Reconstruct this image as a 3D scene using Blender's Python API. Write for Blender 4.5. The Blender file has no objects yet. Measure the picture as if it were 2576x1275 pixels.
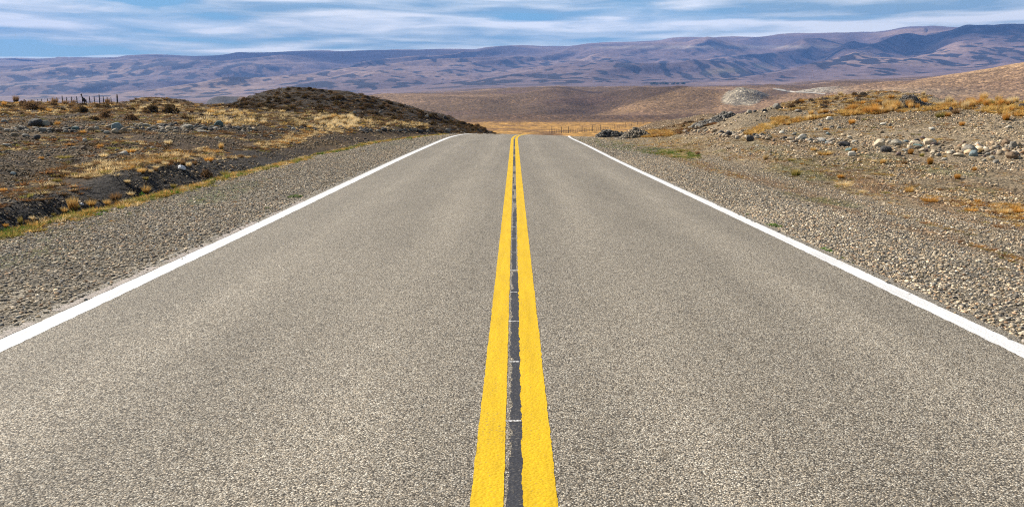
import bpy, bmesh, math, random
import numpy as np
from mathutils import Vector, Matrix

scene = bpy.context.scene
COL = scene.collection
rng = np.random.default_rng(7)
random.seed(7)

# ------------------------------------------------------------------ camera
F, CX, CY = 2003.6, 1294.0, 637.5          # picture measured on a 2576 x 1275 grid
TH = math.atan(363.5 / F)
ST, CT = math.sin(TH), math.cos(TH)
CAMH = 1.62

def ray(px, py):
    u = (px - CX) / F
    v = (py - CY) / F
    d = CT - ST * v
    return u / d, (-ST - CT * v) / d        # X per metre of Y, Z per metre of Y

def zat(py, Y):
    return CAMH + Y * ray(CX, py)[1]

def colc(px):
    return ray(px, 285)[0]

def dist_scale(Y):                           # metres per picture unit at distance Y
    return Y * 1.012 / F

cam_d = bpy.data.cameras.new('camera')
cam = bpy.data.objects.new('camera', cam_d)
COL.objects.link(cam)
cam.location = (0, 0, CAMH)
cam.rotation_euler = (math.pi / 2 - TH, 0, 0)
cam_d.sensor_width = 36.0
cam_d.lens = 36.0 * F / 2576
cam_d.shift_x = -(CX - 1288.0) / 2576
cam_d.clip_start = 0.1
cam_d.clip_end = 60000
scene.camera = cam

# ------------------------------------------------------------------ noise
def _hash(ix, iy, seed):
    n = (ix.astype(np.int64) * 374761393 + iy.astype(np.int64) * 668265263 + seed * 974634773) & 0xffffffff
    n = ((n ^ (n >> 13)) * 1274126177) & 0xffffffff
    n = ((n ^ (n >> 16)) * 2246822519) & 0xffffffff
    return ((n ^ (n >> 15)) & 0xffffff) / float(0xffffff)

def vnoise(x, y, seed=0):
    x = np.asarray(x, float); y = np.asarray(y, float)
    ix = np.floor(x); iy = np.floor(y)
    fx = x - ix; fy = y - iy
    fx = fx * fx * fx * (fx * (fx * 6 - 15) + 10)
    fy = fy * fy * fy * (fy * (fy * 6 - 15) + 10)
    a = _hash(ix, iy, seed); b = _hash(ix + 1, iy, seed)
    c = _hash(ix, iy + 1, seed); d = _hash(ix + 1, iy + 1, seed)
    return (a + (b - a) * fx + (c - a) * fy + (a - b - c + d) * fx * fy) * 2 - 1

def fbm(x, y, seed=0, octv=4, gain=0.5):
    s = 0; a = 1; n = 0
    for k in range(octv):
        s = s + a * vnoise(x * 2 ** k + 13.7 * k, y * 2 ** k - 7.3 * k, seed + k)
        n += a; a *= gain
    return s / n

def sstep(a, b, x):
    t = np.clip((np.asarray(x, float) - a) / (b - a), 0, 1)
    return t * t * (3 - 2 * t)

def pchip(xs, ys, xq):
    xs = np.asarray(xs, float); ys = np.asarray(ys, float)      # ys may be (n,) or (n,m)
    h = np.diff(xs)
    hh = h if ys.ndim == 1 else h[:, None]
    d = np.diff(ys, axis=0) / hh
    m = np.zeros_like(ys)
    if len(xs) > 2:
        w1 = 2 * hh[1:] + hh[:-1]; w2 = hh[1:] + 2 * hh[:-1]
        ok = d[1:] * d[:-1] > 0
        den = w1 / np.where(ok, d[:-1], 1) + w2 / np.where(ok, d[1:], 1)
        m[1:-1] = np.where(ok, (w1 + w2) / den, 0)
    m[0] = d[0]; m[-1] = d[-1]
    xq = np.clip(np.asarray(xq, float), xs[0], xs[-1])
    i = np.clip(np.searchsorted(xs, xq, side='right') - 1, 0, len(xs) - 2)
    hi = h[i]; t = (xq - xs[i]) / hi
    if ys.ndim > 1:
        hi = hi[:, None]; t = t[:, None]
    return ((1 + 2 * t) * (1 - t) ** 2 * ys[i] + t * (1 - t) ** 2 * hi * m[i]
            + t * t * (3 - 2 * t) * ys[i + 1] + t * t * (t - 1) * hi * m[i + 1])

class Table:
    """heights from profile lines that fan out from the road; ('p', y) gives a sight-line height, a number a plain height"""
    NC = 900
    def __init__(self, cols, y0, y1, ny, start=None):
        self.c = np.linspace(-1.1, 1.1, self.NC)
        self.l0, self.l1, self.ny = math.log(y0), math.log(y1), ny
        yg = np.exp(np.linspace(self.l0, self.l1, ny))
        cs, prof = [], []
        for px in sorted(cols):
            pts = []
            c = colc(px)
            if start is not None:
                pts.append((y0, float(start(np.array([c * y0]), np.array([y0]))[0])))
            for Y, v in cols[px]:
                pts.append((Y, zat(float(v[1:]), Y) if isinstance(v, str) else v))
            pts.sort()
            cs.append(c)
            prof.append(pchip([math.log(p[0]) for p in pts], [p[1] for p in pts], np.log(yg)))
        self.z = pchip(cs, np.array(prof), self.c)            # (NC, ny)
    def __call__(self, X, Y):
        X = np.asarray(X, float); Y = np.asarray(Y, float)
        ci = np.clip((X / Y + 1.1) / 2.2 * (self.NC - 1), 0, self.NC - 1.001)
        yi = np.clip((np.log(Y) - self.l0) / (self.l1 - self.l0) * (self.ny - 1), 0, self.ny - 1.001)
        a = ci.astype(int); b = yi.astype(int); fa = ci - a; fb = yi - b
        z = self.z
        return (z[a, b] * (1 - fa) * (1 - fb) + z[a + 1, b] * fa * (1 - fb)
                + z[a, b + 1] * (1 - fa) * fb + z[a + 1, b + 1] * fa * fb)

# ------------------------------------------------------------------ road line
def xc(Y):
    Y = np.asarray(Y, float)
    return np.where(Y < 43, 0, 0.0020 * (np.maximum(Y, 43) - 43) ** 2)

def z0(Y):
    Y = np.asarray(Y, float)
    d = np.clip(Y - 38, 0, 86)
    z = -0.00058 * d * d - 0.0998 * np.clip(Y - 124, 0, 4)
    return np.maximum(z, -4.7)

def roadz(dx, Y):                            # dx: offset from the centre line
    return z0(Y) - 0.10 * sstep(4, 30, Y) * np.asarray(dx, float) / 3.5 - 0.004 * np.abs(dx)

NEAR = {
 -700: [(3, 0), (7, -.05), (12, .0), (16, .05), (32, .9), (50, 1.5), (65, 2.0), (100, 1.8), (140, 0)],
 0:    [(3, 0), (10.5, -.06), (15.3, -.02), (22, .30), (32, .9), (48, 1.5), (65, 'p259'), (100, 1.95), (140, -.5)],
 150:  [(3, 0), (12, -.06), (17, -.02), (24, .30), (33, 'p322'), (48, 1.45), (66, 'p261'), (100, 1.9), (140, -.5)],
 300:  [(3, 0), (14, -.06), (20, .05), (34, 'p322'), (50, 1.45), (68, 'p263'), (100, 1.95), (140, -.5)],
 370:  [(3, 0), (15, -.06), (21, .05), (35, 'p322'), (60, 'p270'), (72, 'p248'), (86, 1.9), (100, 1.8), (140, -1)],
 450:  [(3, 0), (16, -.06), (23, .05), (36, 'p321'), (60, 'p272'), (74, 'p252'), (90, 1.9), (140, -1)],
 520:  [(3, 0), (18, -.06), (26, .05), (37, 'p320'), (60, 'p280'), (78, 'p264'), (95, 1.9), (140, -1)],
 570:  [(3, 0), (20, -.06), (27, .03), (38, 'p320'), (60, 'p280'), (76, 'p263'), (95, 1.6), (140, -2)],
 640:  [(3, 0), (21, -.06), (29, .03), (40, 'p320'), (57, 'p288'), (75, 'p239'), (95, 1.5), (140, -4)],
 740:  [(3, 0), (25, -.06), (33, .05), (42, 'p321'), (56, 'p293'), (75, 'p219'), (96, 1.5), (140, -4)],
 850:  [(3, 0), (32, -.06), (44, 'p323'), (57, 'p297'), (75, 'p230'), (96, 1.0), (140, -4)],
 950:  [(3, 0), (38, 0), (47, 'p326'), (59, 'p301'), (75, 'p246'), (96, .5), (140, -4.4)],
 1050: [(3, 0), (44, 0), (51, 'p329'), (61, 'p310'), (76, 'p271'), (96, -.5), (140, -4.7)],
 1150: [(3, 0), (48, 0), (54, 'p332'), (64, 'p321'), (77, 'p302'), (96, -1.5), (140, -4.7)],
 1200: [(3, 0), (50, -.1), (57, 'p334'), (66, 'p328'), (78, 'p319'), (96, -2.4), (140, -4.8)],
 1250: [(3, 0), (50, -.1), (60, -.2), (70, 'p336'), (80, 'p334'), (100, -3), (140, -4.8)],
 1340: [(3, 0), (40, 0), (60, -.3), (80, -1.1), (100, -2.5), (140, -4.8)],
 1450: [(3, 0), (40, -.1), (55, 'p345'), (75, -.95), (100, -2.6), (140, -4.8)],
 1500: [(3, 0), (20, -.05), (40, -.15), (56, 'p345'), (75, 'p344'), (100, -2.4), (140, -4.8)],
 1545: [(3, 0), (16, -.05), (40, -.1), (56, 'p344'), (75, 'p338'), (100, -2.2), (140, -4.8)],
 1600: [(3, 0), (13, -.06), (40, -.1), (55, 'p343'), (62, 'p343'), (75, 'p322'), (100, -2.), (140, -4.8)],
 1660: [(3, 0), (11, -.06), (40, -.1), (50, 'p340'), (60, 'p340'), (75, 'p307'), (100, -2.), (140, -4.6)],
 1720: [(3, 0), (9, -.06), (30, -.1), (44, 'p344'), (52, 'p323'), (61, 'p324'), (75, 'p297'), (100, -1.5), (140, -4.6)],
 1800: [(3, 0), (8, -.06), (25, -.1), (39, 'p342'), (52, 'p303'), (61, 'p307'), (75, 'p291'), (100, -1.5), (140, -4.6)],
 1880: [(3, 0), (7, -.06), (22, -.12), (34, 'p350'), (50, 'p286'), (60, 'p288'), (76, 'p298'), (100, -1.2), (140, -4.4)],
 1960: [(3, 0), (6.5, -.05), (20, -.12), (32, 'p351'), (45, 'p301'), (56, 'p264'), (64, 'p270'), (100, -.5), (140, -4)],
 2100: [(3, 0), (6, -.05), (18, -.12), (29.5, 'p357'), (43, 'p283'), (56, 'p244'), (66, 'p255'), (100, -.2), (140, -3.5)],
 2200: [(3, 0), (6, -.05), (17, -.12), (28, 'p362'), (40, 'p290'), (56, 'p233'), (66, 'p243'), (100, 0), (140, -3)],
 2320: [(3, 0), (6, -.05), (16, -.12), (26.5, 'p370'), (38, 'p285'), (47, 'p258'), (52, 'p242'), (62, 'p252'), (100, .5), (140, -3)],
 2420: [(3, 0), (6, -.05), (15, -.12), (25.5, 'p377'), (36.5, 'p280'), (46, 'p260'), (58, 'p262'), (100, .5), (140, -3)],
 2576: [(3, 0), (6, -.05), (14, -.12), (24, 'p385'), (35, 'p272'), (45, 'p257'), (58, 'p260'), (100, .5), (140, -3)],
 3300: [(3, 0), (6, -.05), (12, -.1), (22, .4), (32, 1.7), (42, 2.2), (58, 2.2), (100, 1), (140, -2)],
}
near_t = Table(NEAR, 3, 140, 500)

FAR = {
 -700: [(300, -8), (700, -12), (1500, 0), (2600, 'p254')],
 0:    [(300, -8), (700, -12), (1500, 0), (2600, 'p256')],
 500:  [(300, -8), (700, -9), (1500, 0), (2600, 'p256')],
 527:  [(300, -8), (640, 'p262'), (700, 'p256'), (760, 'p262'), (1500, 0), (2600, 'p255')],
 552:  [(300, -8), (640, 'p258'), (700, 'p248'), (760, 'p255'), (1500, 0), (2600, 'p254')],
 585:  [(300, -8), (640, 'p262'), (700, 'p252'), (760, 'p258'), (1500, 5), (2600, 'p253')],
 640:  [(300, -8), (700, 'p258'), (1500, 5), (2600, 'p252')],
 900:  [(300, -6), (900, 'p252'), (1300, 5), (2600, 'p242')],
 975:  [(300, -5.5), (520, -4.5), (640, 'p286'), (900, 'p240'), (1000, 'p243'), (1300, 8), (2600, 'p236')],
 1100: [(300, -5.2), (470, 'p309'), (560, 'p300'), (640, 'p284'), (860, 'p245'), (960, 'p244'), (1060, 'p250'), (1400, 'p239'), (1600, 'p243'), (2600, 'p230')],
 1200: [(300, -5.0), (470, 'p306'), (560, 'p295'), (640, 'p282'), (860, 'p243'), (940, 'p239'), (1040, 'p246'), (1400, 'p230'), (1600, 'p234'), (2600, 'p225')],
 1290: [(220, 'p334'), (520, 'p302'), (555, 'p291'), (600, 'p293'), (680, 'p283'), (840, 'p245'), (890, 'p238'), (960, 'p246'), (1400, 'p226'), (1600, 'p231'), (2600, 'p222')],
 1397: [(220, 'p334'), (510, 'p303'), (550, 'p289'), (600, 'p292'), (680, 'p280'), (860, 'p229'), (910, 'p222'), (980, 'p228'), (1400, 'p222'), (1600, 'p229'), (2600, 'p220')],
 1490: [(220, 'p334'), (510, 'p303'), (550, 'p289'), (600, 'p292'), (700, 'p283'), (870, 'p240'), (930, 'p232'), (1000, 'p236'), (1400, 'p222'), (1600, 'p228'), (2600, 'p219')],
 1545: [(220, 'p334'), (510, 'p303'), (550, 'p289'), (590, 'p292'), (650, 'p291'), (720, 'p268'), (840, 'p241'), (900, 'p233'), (980, 'p240'), (1400, 'p221'), (1600, 'p228'), (2600, 'p219')],
 1620: [(220, 'p334'), (500, 'p304'), (545, 'p289'), (570, 'p291'), (640, 'p270'), (740, 'p236'), (790, 'p228'), (870, 'p238'), (1400, 'p220.5'), (1600, 'p226'), (2600, 'p218')],
 1720: [(220, 'p332'), (500, 'p304'), (545, 'p290'), (640, 'p262'), (720, 'p231'), (770, 'p224'), (850, 'p232'), (1400, 'p219.5'), (1600, 'p225'), (2600, 'p217')],
 1805: [(220, -5), (500, 'p304'), (545, 'p290'), (640, 'p258'), (710, 'p231'), (760, 'p223'), (850, 'p230'), (1400, 'p219'), (1600, 'p225'), (2600, 'p216')],
 1822: [(220, -5), (500, 'p302'), (545, 'p287'), (625, 'p258'), (668, 'p236'), (720, 'p225'), (760, 'p222.5'), (850, 'p230'), (1400, 'p219'), (1600, 'p225'), (2600, 'p216')],
 1853: [(220, -5), (490, 'p303'), (550, 'p283'), (605, 'p264'), (650, 'p214'), (690, 'p216'), (740, 'p226'), (850, 'p231'), (1400, 'p219'), (1600, 'p225'), (2600, 'p216')],
 1895: [(220, -5), (480, 'p304'), (555, 'p278'), (605, 'p262'), (648, 'p221'), (690, 'p221'), (740, 'p228'), (860, 'p232'), (1400, 'p219'), (1600, 'p225'), (2600, 'p215')],
 1938: [(220, -5), (480, 'p302'), (560, 'p268'), (620, 'p250'), (655, 'p235'), (690, 'p233'), (760, 'p229'), (880, 'p226'), (1400, 'p219'), (1600, 'p225'), (2600, 'p215')],
 1960: [(220, -4.5), (450, 'p300'), (560, 'p262'), (660, 'p238'), (780, 'p229'), (900, 'p223'), (1400, 'p219'), (1600, 'p222'), (2600, 'p213')],
 2015: [(220, -4.5), (430, 'p295'), (540, 'p255'), (620, 'p237'), (655, 'p233'), (700, 'p218'), (760, 'p222'), (1400, 'p216'), (2600, 'p209')],
 2071: [(220, -4), (430, 'p285'), (540, 'p250'), (620, 'p236'), (650, 'p233'), (690, 'p208'), (760, 'p214'), (1400, 'p212'), (2600, 'p205')],
 2185: [(220, -4), (430, 'p270'), (540, 'p245'), (610, 'p230'), (660, 'p203.5'), (720, 'p208'), (1400, 'p208'), (2600, 'p202')],
 2311: [(220, -4), (400, 'p285'), (500, 'p250'), (640, 'p195.5'), (700, 'p200'), (1400, 'p205'), (2600, 'p195')],
 2412: [(220, -3), (390, 'p285'), (500, 'p243'), (620, 'p185'), (680, 'p190'), (1400, 'p200'), (2600, 'p188')],
 2500: [(220, -3), (390, 'p280'), (500, 'p230'), (600, 'p171'), (660, 'p176'), (1400, 'p198'), (2600, 'p180')],
 2576: [(220, -3), (390, 'p275'), (480, 'p230'), (580, 'p160'), (640, 'p164'), (1400, 'p195'), (2600, 'p175')],
 3300: [(220, -2), (350, 'p250'), (480, 'p190'), (560, 'p110'), (640, 'p110'), (1400, 'p180'), (2600, 'p160')],
}
far_t = Table(FAR, 140, 2600, 500, start=near_t)

def _mt(sky, foot_mid, mid2, Yc=7300, bench=None):
    r = [(4200, foot_mid), (5600, mid2)]
    if bench: r += [(6300, bench), (6600, bench)]
    return r + [(Yc, sky), (Yc + 700, sky), (9800, 200.0)]
def _p(v): return 'p%g' % v
MOUNT = {}
for px, sky, a, b, be in (
    (-700, 150, 228, 190, 0), (-200, 152, 230, 190, 0), (0, 151, 232, 190, 0), (60, 149.5, 232, 190, 0), (125, 151.5, 231, 188, 0), (170, 150, 231, 188, 0), (225, 149, 230, 188, 0), (300, 149, 230, 188, 0),
    (335, 144, 229, 186, 0), (400, 141, 228, 184, 0), (500, 145, 228, 186, 0), (556, 149, 227, 186, 0), (612, 139, 226, 182, 0), (680, 137.5, 225, 180, 0), (800, 135, 222, 178, 0),
    (862, 132, 221, 176, 0), (960, 130, 218, 174, 0), (1100, 130.5, 212, 172, 0), (1188, 130, 208, 168, 0), (1232, 122, 206, 166, 0), (1300, 117, 204, 164, 0), (1362, 119, 202, 164, 0), (1425, 118.5, 201, 162, 0),
    (1500, 111, 200, 160, 124), (1560, 110, 198, 160, 123), (1640, 106, 196, 158, 121), (1690, 99.5, 195, 156, 119), (1800, 98, 193, 154, 118), (1905, 96, 190, 152, 118), (1960, 93, 188, 150, 118),
    (2050, 87, 185, 148, 118), (2120, 85, 182, 144, 116), (2200, 84, 178, 138, 110), (2280, 75.5, 174, 130, 100)):
    MOUNT[px] = _mt(_p(sky), _p(a), _p(b), 7300, _p(be) if be else None)
    if px >= 2120:                           # flank of the nearer mountain in front of the crest
        fl = {2120: 121, 2200: 112, 2280: 98}[px]
        MOUNT[px] = [(3800, _p(a)), (4600, _p((a + fl) / 2)), (5400, _p(fl)), (6000, _p(fl + 6)), (7300, _p(sky)), (8000, _p(sky)), (9800, 200.0)]
for px, sky, a, b in ((2370, 74, 168, 112), (2420, 67, 164, 102), (2470, 66, 160, 98), (2530, 67, 156, 96), (2620, 70, 150, 96), (3300, 80, 140, 100)):
    MOUNT[px] = [(3600, _p(a)), (4500, _p(b)), (5500, _p(sky)), (6100, _p(sky + 4)), (7300, _p(max(sky, 74) + 2)), (8000, _p(max(sky, 74) + 4)), (9800, 250.0)]
MOUNT[2325] = [(3700, 'p171'), (4550, 'p128'), (5450, 'p86'), (6000, 'p88'), (7300, 'p74.5'), (8000, 'p75'), (9800, 200.0)]
mount_t = Table(MOUNT, 2600, 10500, 360, start=far_t)

# ------------------------------------------------------------------ ground heights
def ditch(dl, Y):                            # dl: metres left of the shoulder's outer edge
    k = 1 - 0.75 * sstep(14, 27, Y) - 0.25 * sstep(28, 42, Y)
    s = -0.80 * sstep(0.1, 1.15, dl) * (1 - sstep(1.2, 2.7, dl))
    s2 = -0.30 * sstep(4.2, 5.0, dl) * (1 - sstep(5.0, 6.3, dl)) * (1 - sstep(17, 25, Y))
    return k * s + s2

def edge_left(Y):                            # outer edge of the left gravel shoulder
    Y = np.asarray(Y, float)
    return xc(Y) - (6.95 + 0.12 * vnoise(Y * 0.35, Y * 0 + 3, 5) + 0.05 * vnoise(Y * 1.3, Y * 0, 6)) + 1.9 * sstep(33, 56, Y)

def H(X, Y, detail=True):
    X = np.asarray(X, float); Y = np.asarray(Y, float)
    Ye = np.maximum(np.maximum(Y, np.abs(X) / 0.95), 3.0)
    far = Ye > 140; mt = Ye > 2600
    z = np.where(mt, mount_t(X, np.maximum(Ye, 2600)), np.where(far, far_t(X, np.clip(Ye, 140, 2600)), near_t(X, np.minimum(Ye, 140))))
    dx = X - xc(np.minimum(Y, 190))
    yy = np.minimum(Y, 140)
    cl = np.clip(dx, -3.89, 3.66)
    cor = roadz(cl, Y) - 0.03 - 0.02 * np.abs(dx - cl)
    nw = sstep(46, 64, Y)
    w = np.where(dx < 0, 1 - sstep(0, 1, (-dx - (6.3 - 2.3 * nw)) / (2.3 - 1.1 * nw)), 1 - sstep(4.6, 9.0, dx)) * (1 - sstep(150, 185, Y))
    if detail:
        m = sstep(5.2, 9.0, np.abs(dx)) * (1 - sstep(100, 140, Ye))
        b = 0.16 * fbm(X / 5.0, Y / 5.0, 11, 3) + 0.07 * fbm(X / 1.6, Y / 1.6, 21, 3) + 0.035 * fbm(X / 0.5, Y / 0.5, 31, 2)
        b = b + 0.16 * sstep(48, 70, Ye) * fbm(X / 2.2, Y / 2.2, 41, 2)
        z = z + m * b
        mf = sstep(140, 260, Ye) * (1 - mt)
        z = z + mf * np.minimum(Ye, 1500) * (0.0022 * fbm(X / (0.09 * 700), Y / 90.0, 51, 4) + 0.0009 * fbm(X / 12.0, Y / 20.0, 61, 3))
        z = z + sstep(560, 680, Ye) * (1 - mt) * 6.5 * fbm((X * .85 - Y * .53) / 105, (X * .53 + Y * .85) / 420, 65, 3) * (1 - .5 * sstep(900, 1500, Ye))
        if np.any(mt):
            q = sstep(2600, 4200, Ye)
            wx = X + 160 * fbm(X / 700, Y / 700, 71, 2); wy = Y + 160 * fbm(X / 700, Y / 700, 75, 2)
            p1 = wx * 0.85 - wy * 0.53; q1 = wx * 0.53 + wy * 0.85      # ridges run away from the road to the right
            rd = 1 - np.abs(fbm(p1 / 560, q1 / 2300, 81, 2, .35)) * 2.2
            rd2 = fbm(p1 / 420, q1 / 1300, 85, 4, .55)
            crest = np.where(X / np.maximum(Ye, 1) > 0.50, sstep(4700, 5500, Ye), sstep(6000, 7300, Ye))
            amp = (64 * rd + 58 * rd2) * q * (1 - 0.80 * crest)
            spur = 30 * fbm((X - 0.25 * Y) / 330, Y / 2600, 91, 2, .35) * sstep(5600, 6600, Ye) * (1 - 0.6 * crest)
            z = z + np.where(mt, amp + spur + 1.0 * fbm(X / 110, Y / 140, 95, 2) * q, 0)
    z = z * (1 - w) + cor * w
    z = z + ditch(edge_left(Y) - X, Y) * (X < 0) * (Y < 45)
    return z

_YM = np.exp(np.linspace(math.log(4), math.log(2500), 5000))
def hit(px, py, ymax=2500):
    """where the sight line through a picture point meets the ground"""
    c, e = ray(px, py)
    ys = _YM[_YM < ymax]
    g = H(c * ys, ys) - (CAMH + e * ys)
    k = np.nonzero(g > 0)[0]
    if len(k) == 0: return None
    k = k[0]
    if k == 0: Y = ys[0]
    else:
        f = -g[k - 1] / (g[k] - g[k - 1]); Y = ys[k - 1] + f * (ys[k] - ys[k - 1])
    X = c * Y
    return float(X), float(Y), float(H(np.array([X]), np.array([Y]))[0])

def hxy(x, y): return float(H(np.array([float(x)]), np.array([float(y)]))[0])

# ------------------------------------------------------------------ mesh helpers
def link(o, parent=None, label=None, cat=None, group=None, kind=None):
    COL.objects.link(o)
    if parent is not None: o.parent = parent
    if label: o['label'] = label
    if cat: o['category'] = cat
    if group: o['group'] = group
    if kind: o['kind'] = kind
    return o

def mesh_np(name, V, Fc, mats=(), cols=None, smooth=True, uvname='col'):
    me = bpy.data.meshes.new(name)
    V = np.asarray(V, np.float32); Fc = np.asarray(Fc, np.int32)
    n = Fc.shape[1]
    me.vertices.add(len(V)); me.vertices.foreach_set('co', V.ravel())
    me.loops.add(Fc.size); me.loops.foreach_set('vertex_index', Fc.ravel())
    me.polygons.add(len(Fc)); me.polygons.foreach_set('loop_start', np.arange(0, Fc.size, n, dtype=np.int32))
    me.polygons.foreach_set('use_smooth', np.full(len(Fc), smooth))
    for m in mats: me.materials.append(m)
    if cols is not None:
        a = me.color_attributes.new('soil', 'FLOAT_COLOR', 'POINT')
        c4 = np.ones((len(V), 4), np.float32); c4[:, :cols.shape[1]] = cols
        a.data.foreach_set('color', c4.ravel())
    me.update(calc_edges=True)
    return me

def grid_faces(nr, nc):
    i = np.arange(nr - 1)[:, None] * nc + np.arange(nc - 1)[None, :]
    return np.stack([i, i + 1, i + nc + 1, i + nc], -1).reshape(-1, 4)

# ------------------------------------------------------------------ materials
def new_mat(name):
    m = bpy.data.materials.new(name); m.use_nodes = True
    nt = m.node_tree; nt.nodes.clear()
    out = nt.nodes.new('ShaderNodeOutputMaterial')
    return m, nt, out

class NT:
    """small helper to write node graphs"""
    def __init__(self, nt): self.nt = nt
    def n(self, t, **kw):
        nd = self.nt.nodes.new('ShaderNode' + t)
        for k, v in kw.items():
            if k.startswith('i_'):
                key = k[2:].replace('_', ' ')
                nd.inputs[key].default_value = v
            else: setattr(nd, k, v)
        return nd
    def l(self, a, b): self.nt.links.new(a, b); return b
    def math(self, op, a, b=None, c=None, clamp=False):
        nd = self.n('Math', operation=op); nd.use_clamp = clamp
        for i, v in enumerate((a, b, c)):
            if v is None: continue
            if isinstance(v, (int, float)): nd.inputs[i].default_value = v
            else: self.l(v, nd.inputs[i])
        return nd.outputs[0]
    def mix(self, fac, a, b, mode='MIX'):
        nd = self.n('Mix', data_type='RGBA', blend_type=mode)
        for s, v in ((nd.inputs[0], fac), (nd.inputs[6], a), (nd.inputs[7], b)):
            if isinstance(v, (int, float)): s.default_value = v
            elif isinstance(v, tuple): s.default_value = v if len(v) == 4 else v + (1,)
            else: self.l(v, s)
        return nd.outputs[2]
    def ramp(self, fac, stops, interp='LINEAR'):
        nd = self.n('ValToRGB'); cr = nd.color_ramp; cr.interpolation = interp
        while len(cr.elements) < len(stops): cr.elements.new(0.5)
        for e, (p, c) in zip(cr.elements, stops):
            e.position = p
            e.color = (c, c, c, 1) if isinstance(c, (int, float)) else (tuple(c) + (1,))[:4]
        self.l(fac, nd.inputs[0]); return nd.outputs[0]
    def noise(self, vec, scale, detail=4, rough=0.55, dist=0.0):
        nd = self.n('TexNoise'); nd.inputs['Scale'].default_value = scale
        nd.inputs['Detail'].default_value = detail; nd.inputs['Roughness'].default_value = rough
        nd.inputs['Distortion'].default_value = dist
        self.l(vec, nd.inputs['Vector']); return nd.outputs[0]
    def vor(self, vec, scale, feature='F1', rnd=1.0):
        nd = self.n('TexVoronoi', feature=feature); nd.inputs['Scale'].default_value = scale
        nd.inputs['Randomness'].default_value = rnd
        self.l(vec, nd.inputs['Vector']); return nd
    def bump(self, h, strength, dist, normal=None):
        nd = self.n('Bump'); nd.inputs['Strength'].default_value = strength; nd.inputs['Distance'].default_value = dist
        self.l(h, nd.inputs['Height'])
        if normal is not None: self.l(normal, nd.inputs['Normal'])
        return nd.outputs[0]
    def pos(self):
        return self.n('NewGeometry').outputs['Position']
    def bsdf(self, col, rough=0.8, normal=None, spec=0.3):
        b = self.n('BsdfPrincipled')
        if isinstance(col, tuple): b.inputs['Base Color'].default_value = col if len(col) == 4 else col + (1,)
        else: self.l(col, b.inputs['Base Color'])
        if isinstance(rough, (int, float)): b.inputs['Roughness'].default_value = rough
        else: self.l(rough, b.inputs['Roughness'])
        b.inputs['Specular IOR Level'].default_value = spec
        if normal is not None: self.l(normal, b.inputs['Normal'])
        return b.outputs[0]
    def sep(self, vec):
        nd = self.n('SeparateXYZ'); self.l(vec, nd.inputs[0]); return nd.outputs
    def comb(self, x, y, z=0.0):
        nd = self.n('CombineXYZ')
        for i, v in enumerate((x, y, z)):
            if isinstance(v, (int, float)): nd.inputs[i].default_value = v
            else: self.l(v, nd.inputs[i])
        return nd.outputs[0]
# ------------------------------------------------------------------ light, sky and air
SUN_EL, SUN_AZ = math.radians(37), math.radians(-58)      # azimuth from straight ahead, negative is left
sun_dir = Vector((math.sin(SUN_AZ) * math.cos(SUN_EL), math.cos(SUN_AZ) * math.cos(SUN_EL), math.sin(SUN_EL)))
sd = bpy.data.lights.new('sun', 'SUN'); sd.energy = 5.0; sd.angle = math.radians(0.53); sd.color = (1.0, 0.93, 0.82)
so = bpy.data.objects.new('sun', sd); COL.objects.link(so)
so.rotation_euler = sun_dir.to_track_quat('Z', 'Y').to_euler(); so.location = (-40, 30, 60)

CLOUD_LO, CLOUD_MID, CLOUD_HI = (2.7, 4.3, 5.2), (6.1, 7.0, 7.2), (10.2, 10.2, 9.8)
SKY_BLUE = (1.2, 3.9, 5.4)
w = bpy.data.worlds.new('World'); scene.world = w; w.use_nodes = True
wt = w.node_tree; wt.nodes.clear(); N = NT(wt)
wout = N.n('OutputWorld'); bg = N.n('Background'); bg.inputs['Strength'].default_value = 0.068
sky = N.n('TexSky', sky_type='NISHITA'); sky.sun_disc = False
sky.sun_elevation = SUN_EL; sky.sun_rotation = SUN_AZ
sky.altitude = 300; sky.air_density = 1.0; sky.dust_density = 0.3; sky.ozone_density = 2.0
tc = N.n('TexCoord'); x, y, z = N.sep(tc.outputs['Generated'])
az = N.math('ARCTAN2', x, y)
# long flat cloud banks: wide in azimuth, thin in height
el = z
v0 = N.comb(N.math('MULTIPLY', az, 3.2), N.math('MULTIPLY', el, 30.0))
warp = N.math('SUBTRACT', N.noise(v0, 1.0, 3, 0.5), 0.5)
def bank(fa, fe, w, seed, det, rough, dist=0.15, shift=0.0):
    yy = N.math('ADD', N.math('ADD', N.math('MULTIPLY', el, fe), shift), N.math('MULTIPLY', warp, w))
    return N.noise(N.comb(N.math('MULTIPLY', az, fa), yy, seed), 1.0, det, rough, dist)
n1 = bank(3.2, 34.0, 1.3, 3.1, 2, 0.45)
n2 = bank(11.0, 100.0, 1.8, 9.4, 5, 0.6, 0.3)
n3_ = bank(1.6, 17.0, 0.6, 15.7, 2, 0.5)
dens = N.math('ADD', N.math('ADD', N.math('MULTIPLY', n1, 0.62), N.math('MULTIPLY', n2, 0.16)), N.math('MULTIPLY', n3_, 0.34))
dens = N.math('ADD', dens, N.math('MULTIPLY', az, 0.09))
cov = N.ramp(dens, [(0.445, 0.0), (0.474, 0.55), (0.545, 1.0)], 'EASE')
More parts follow.
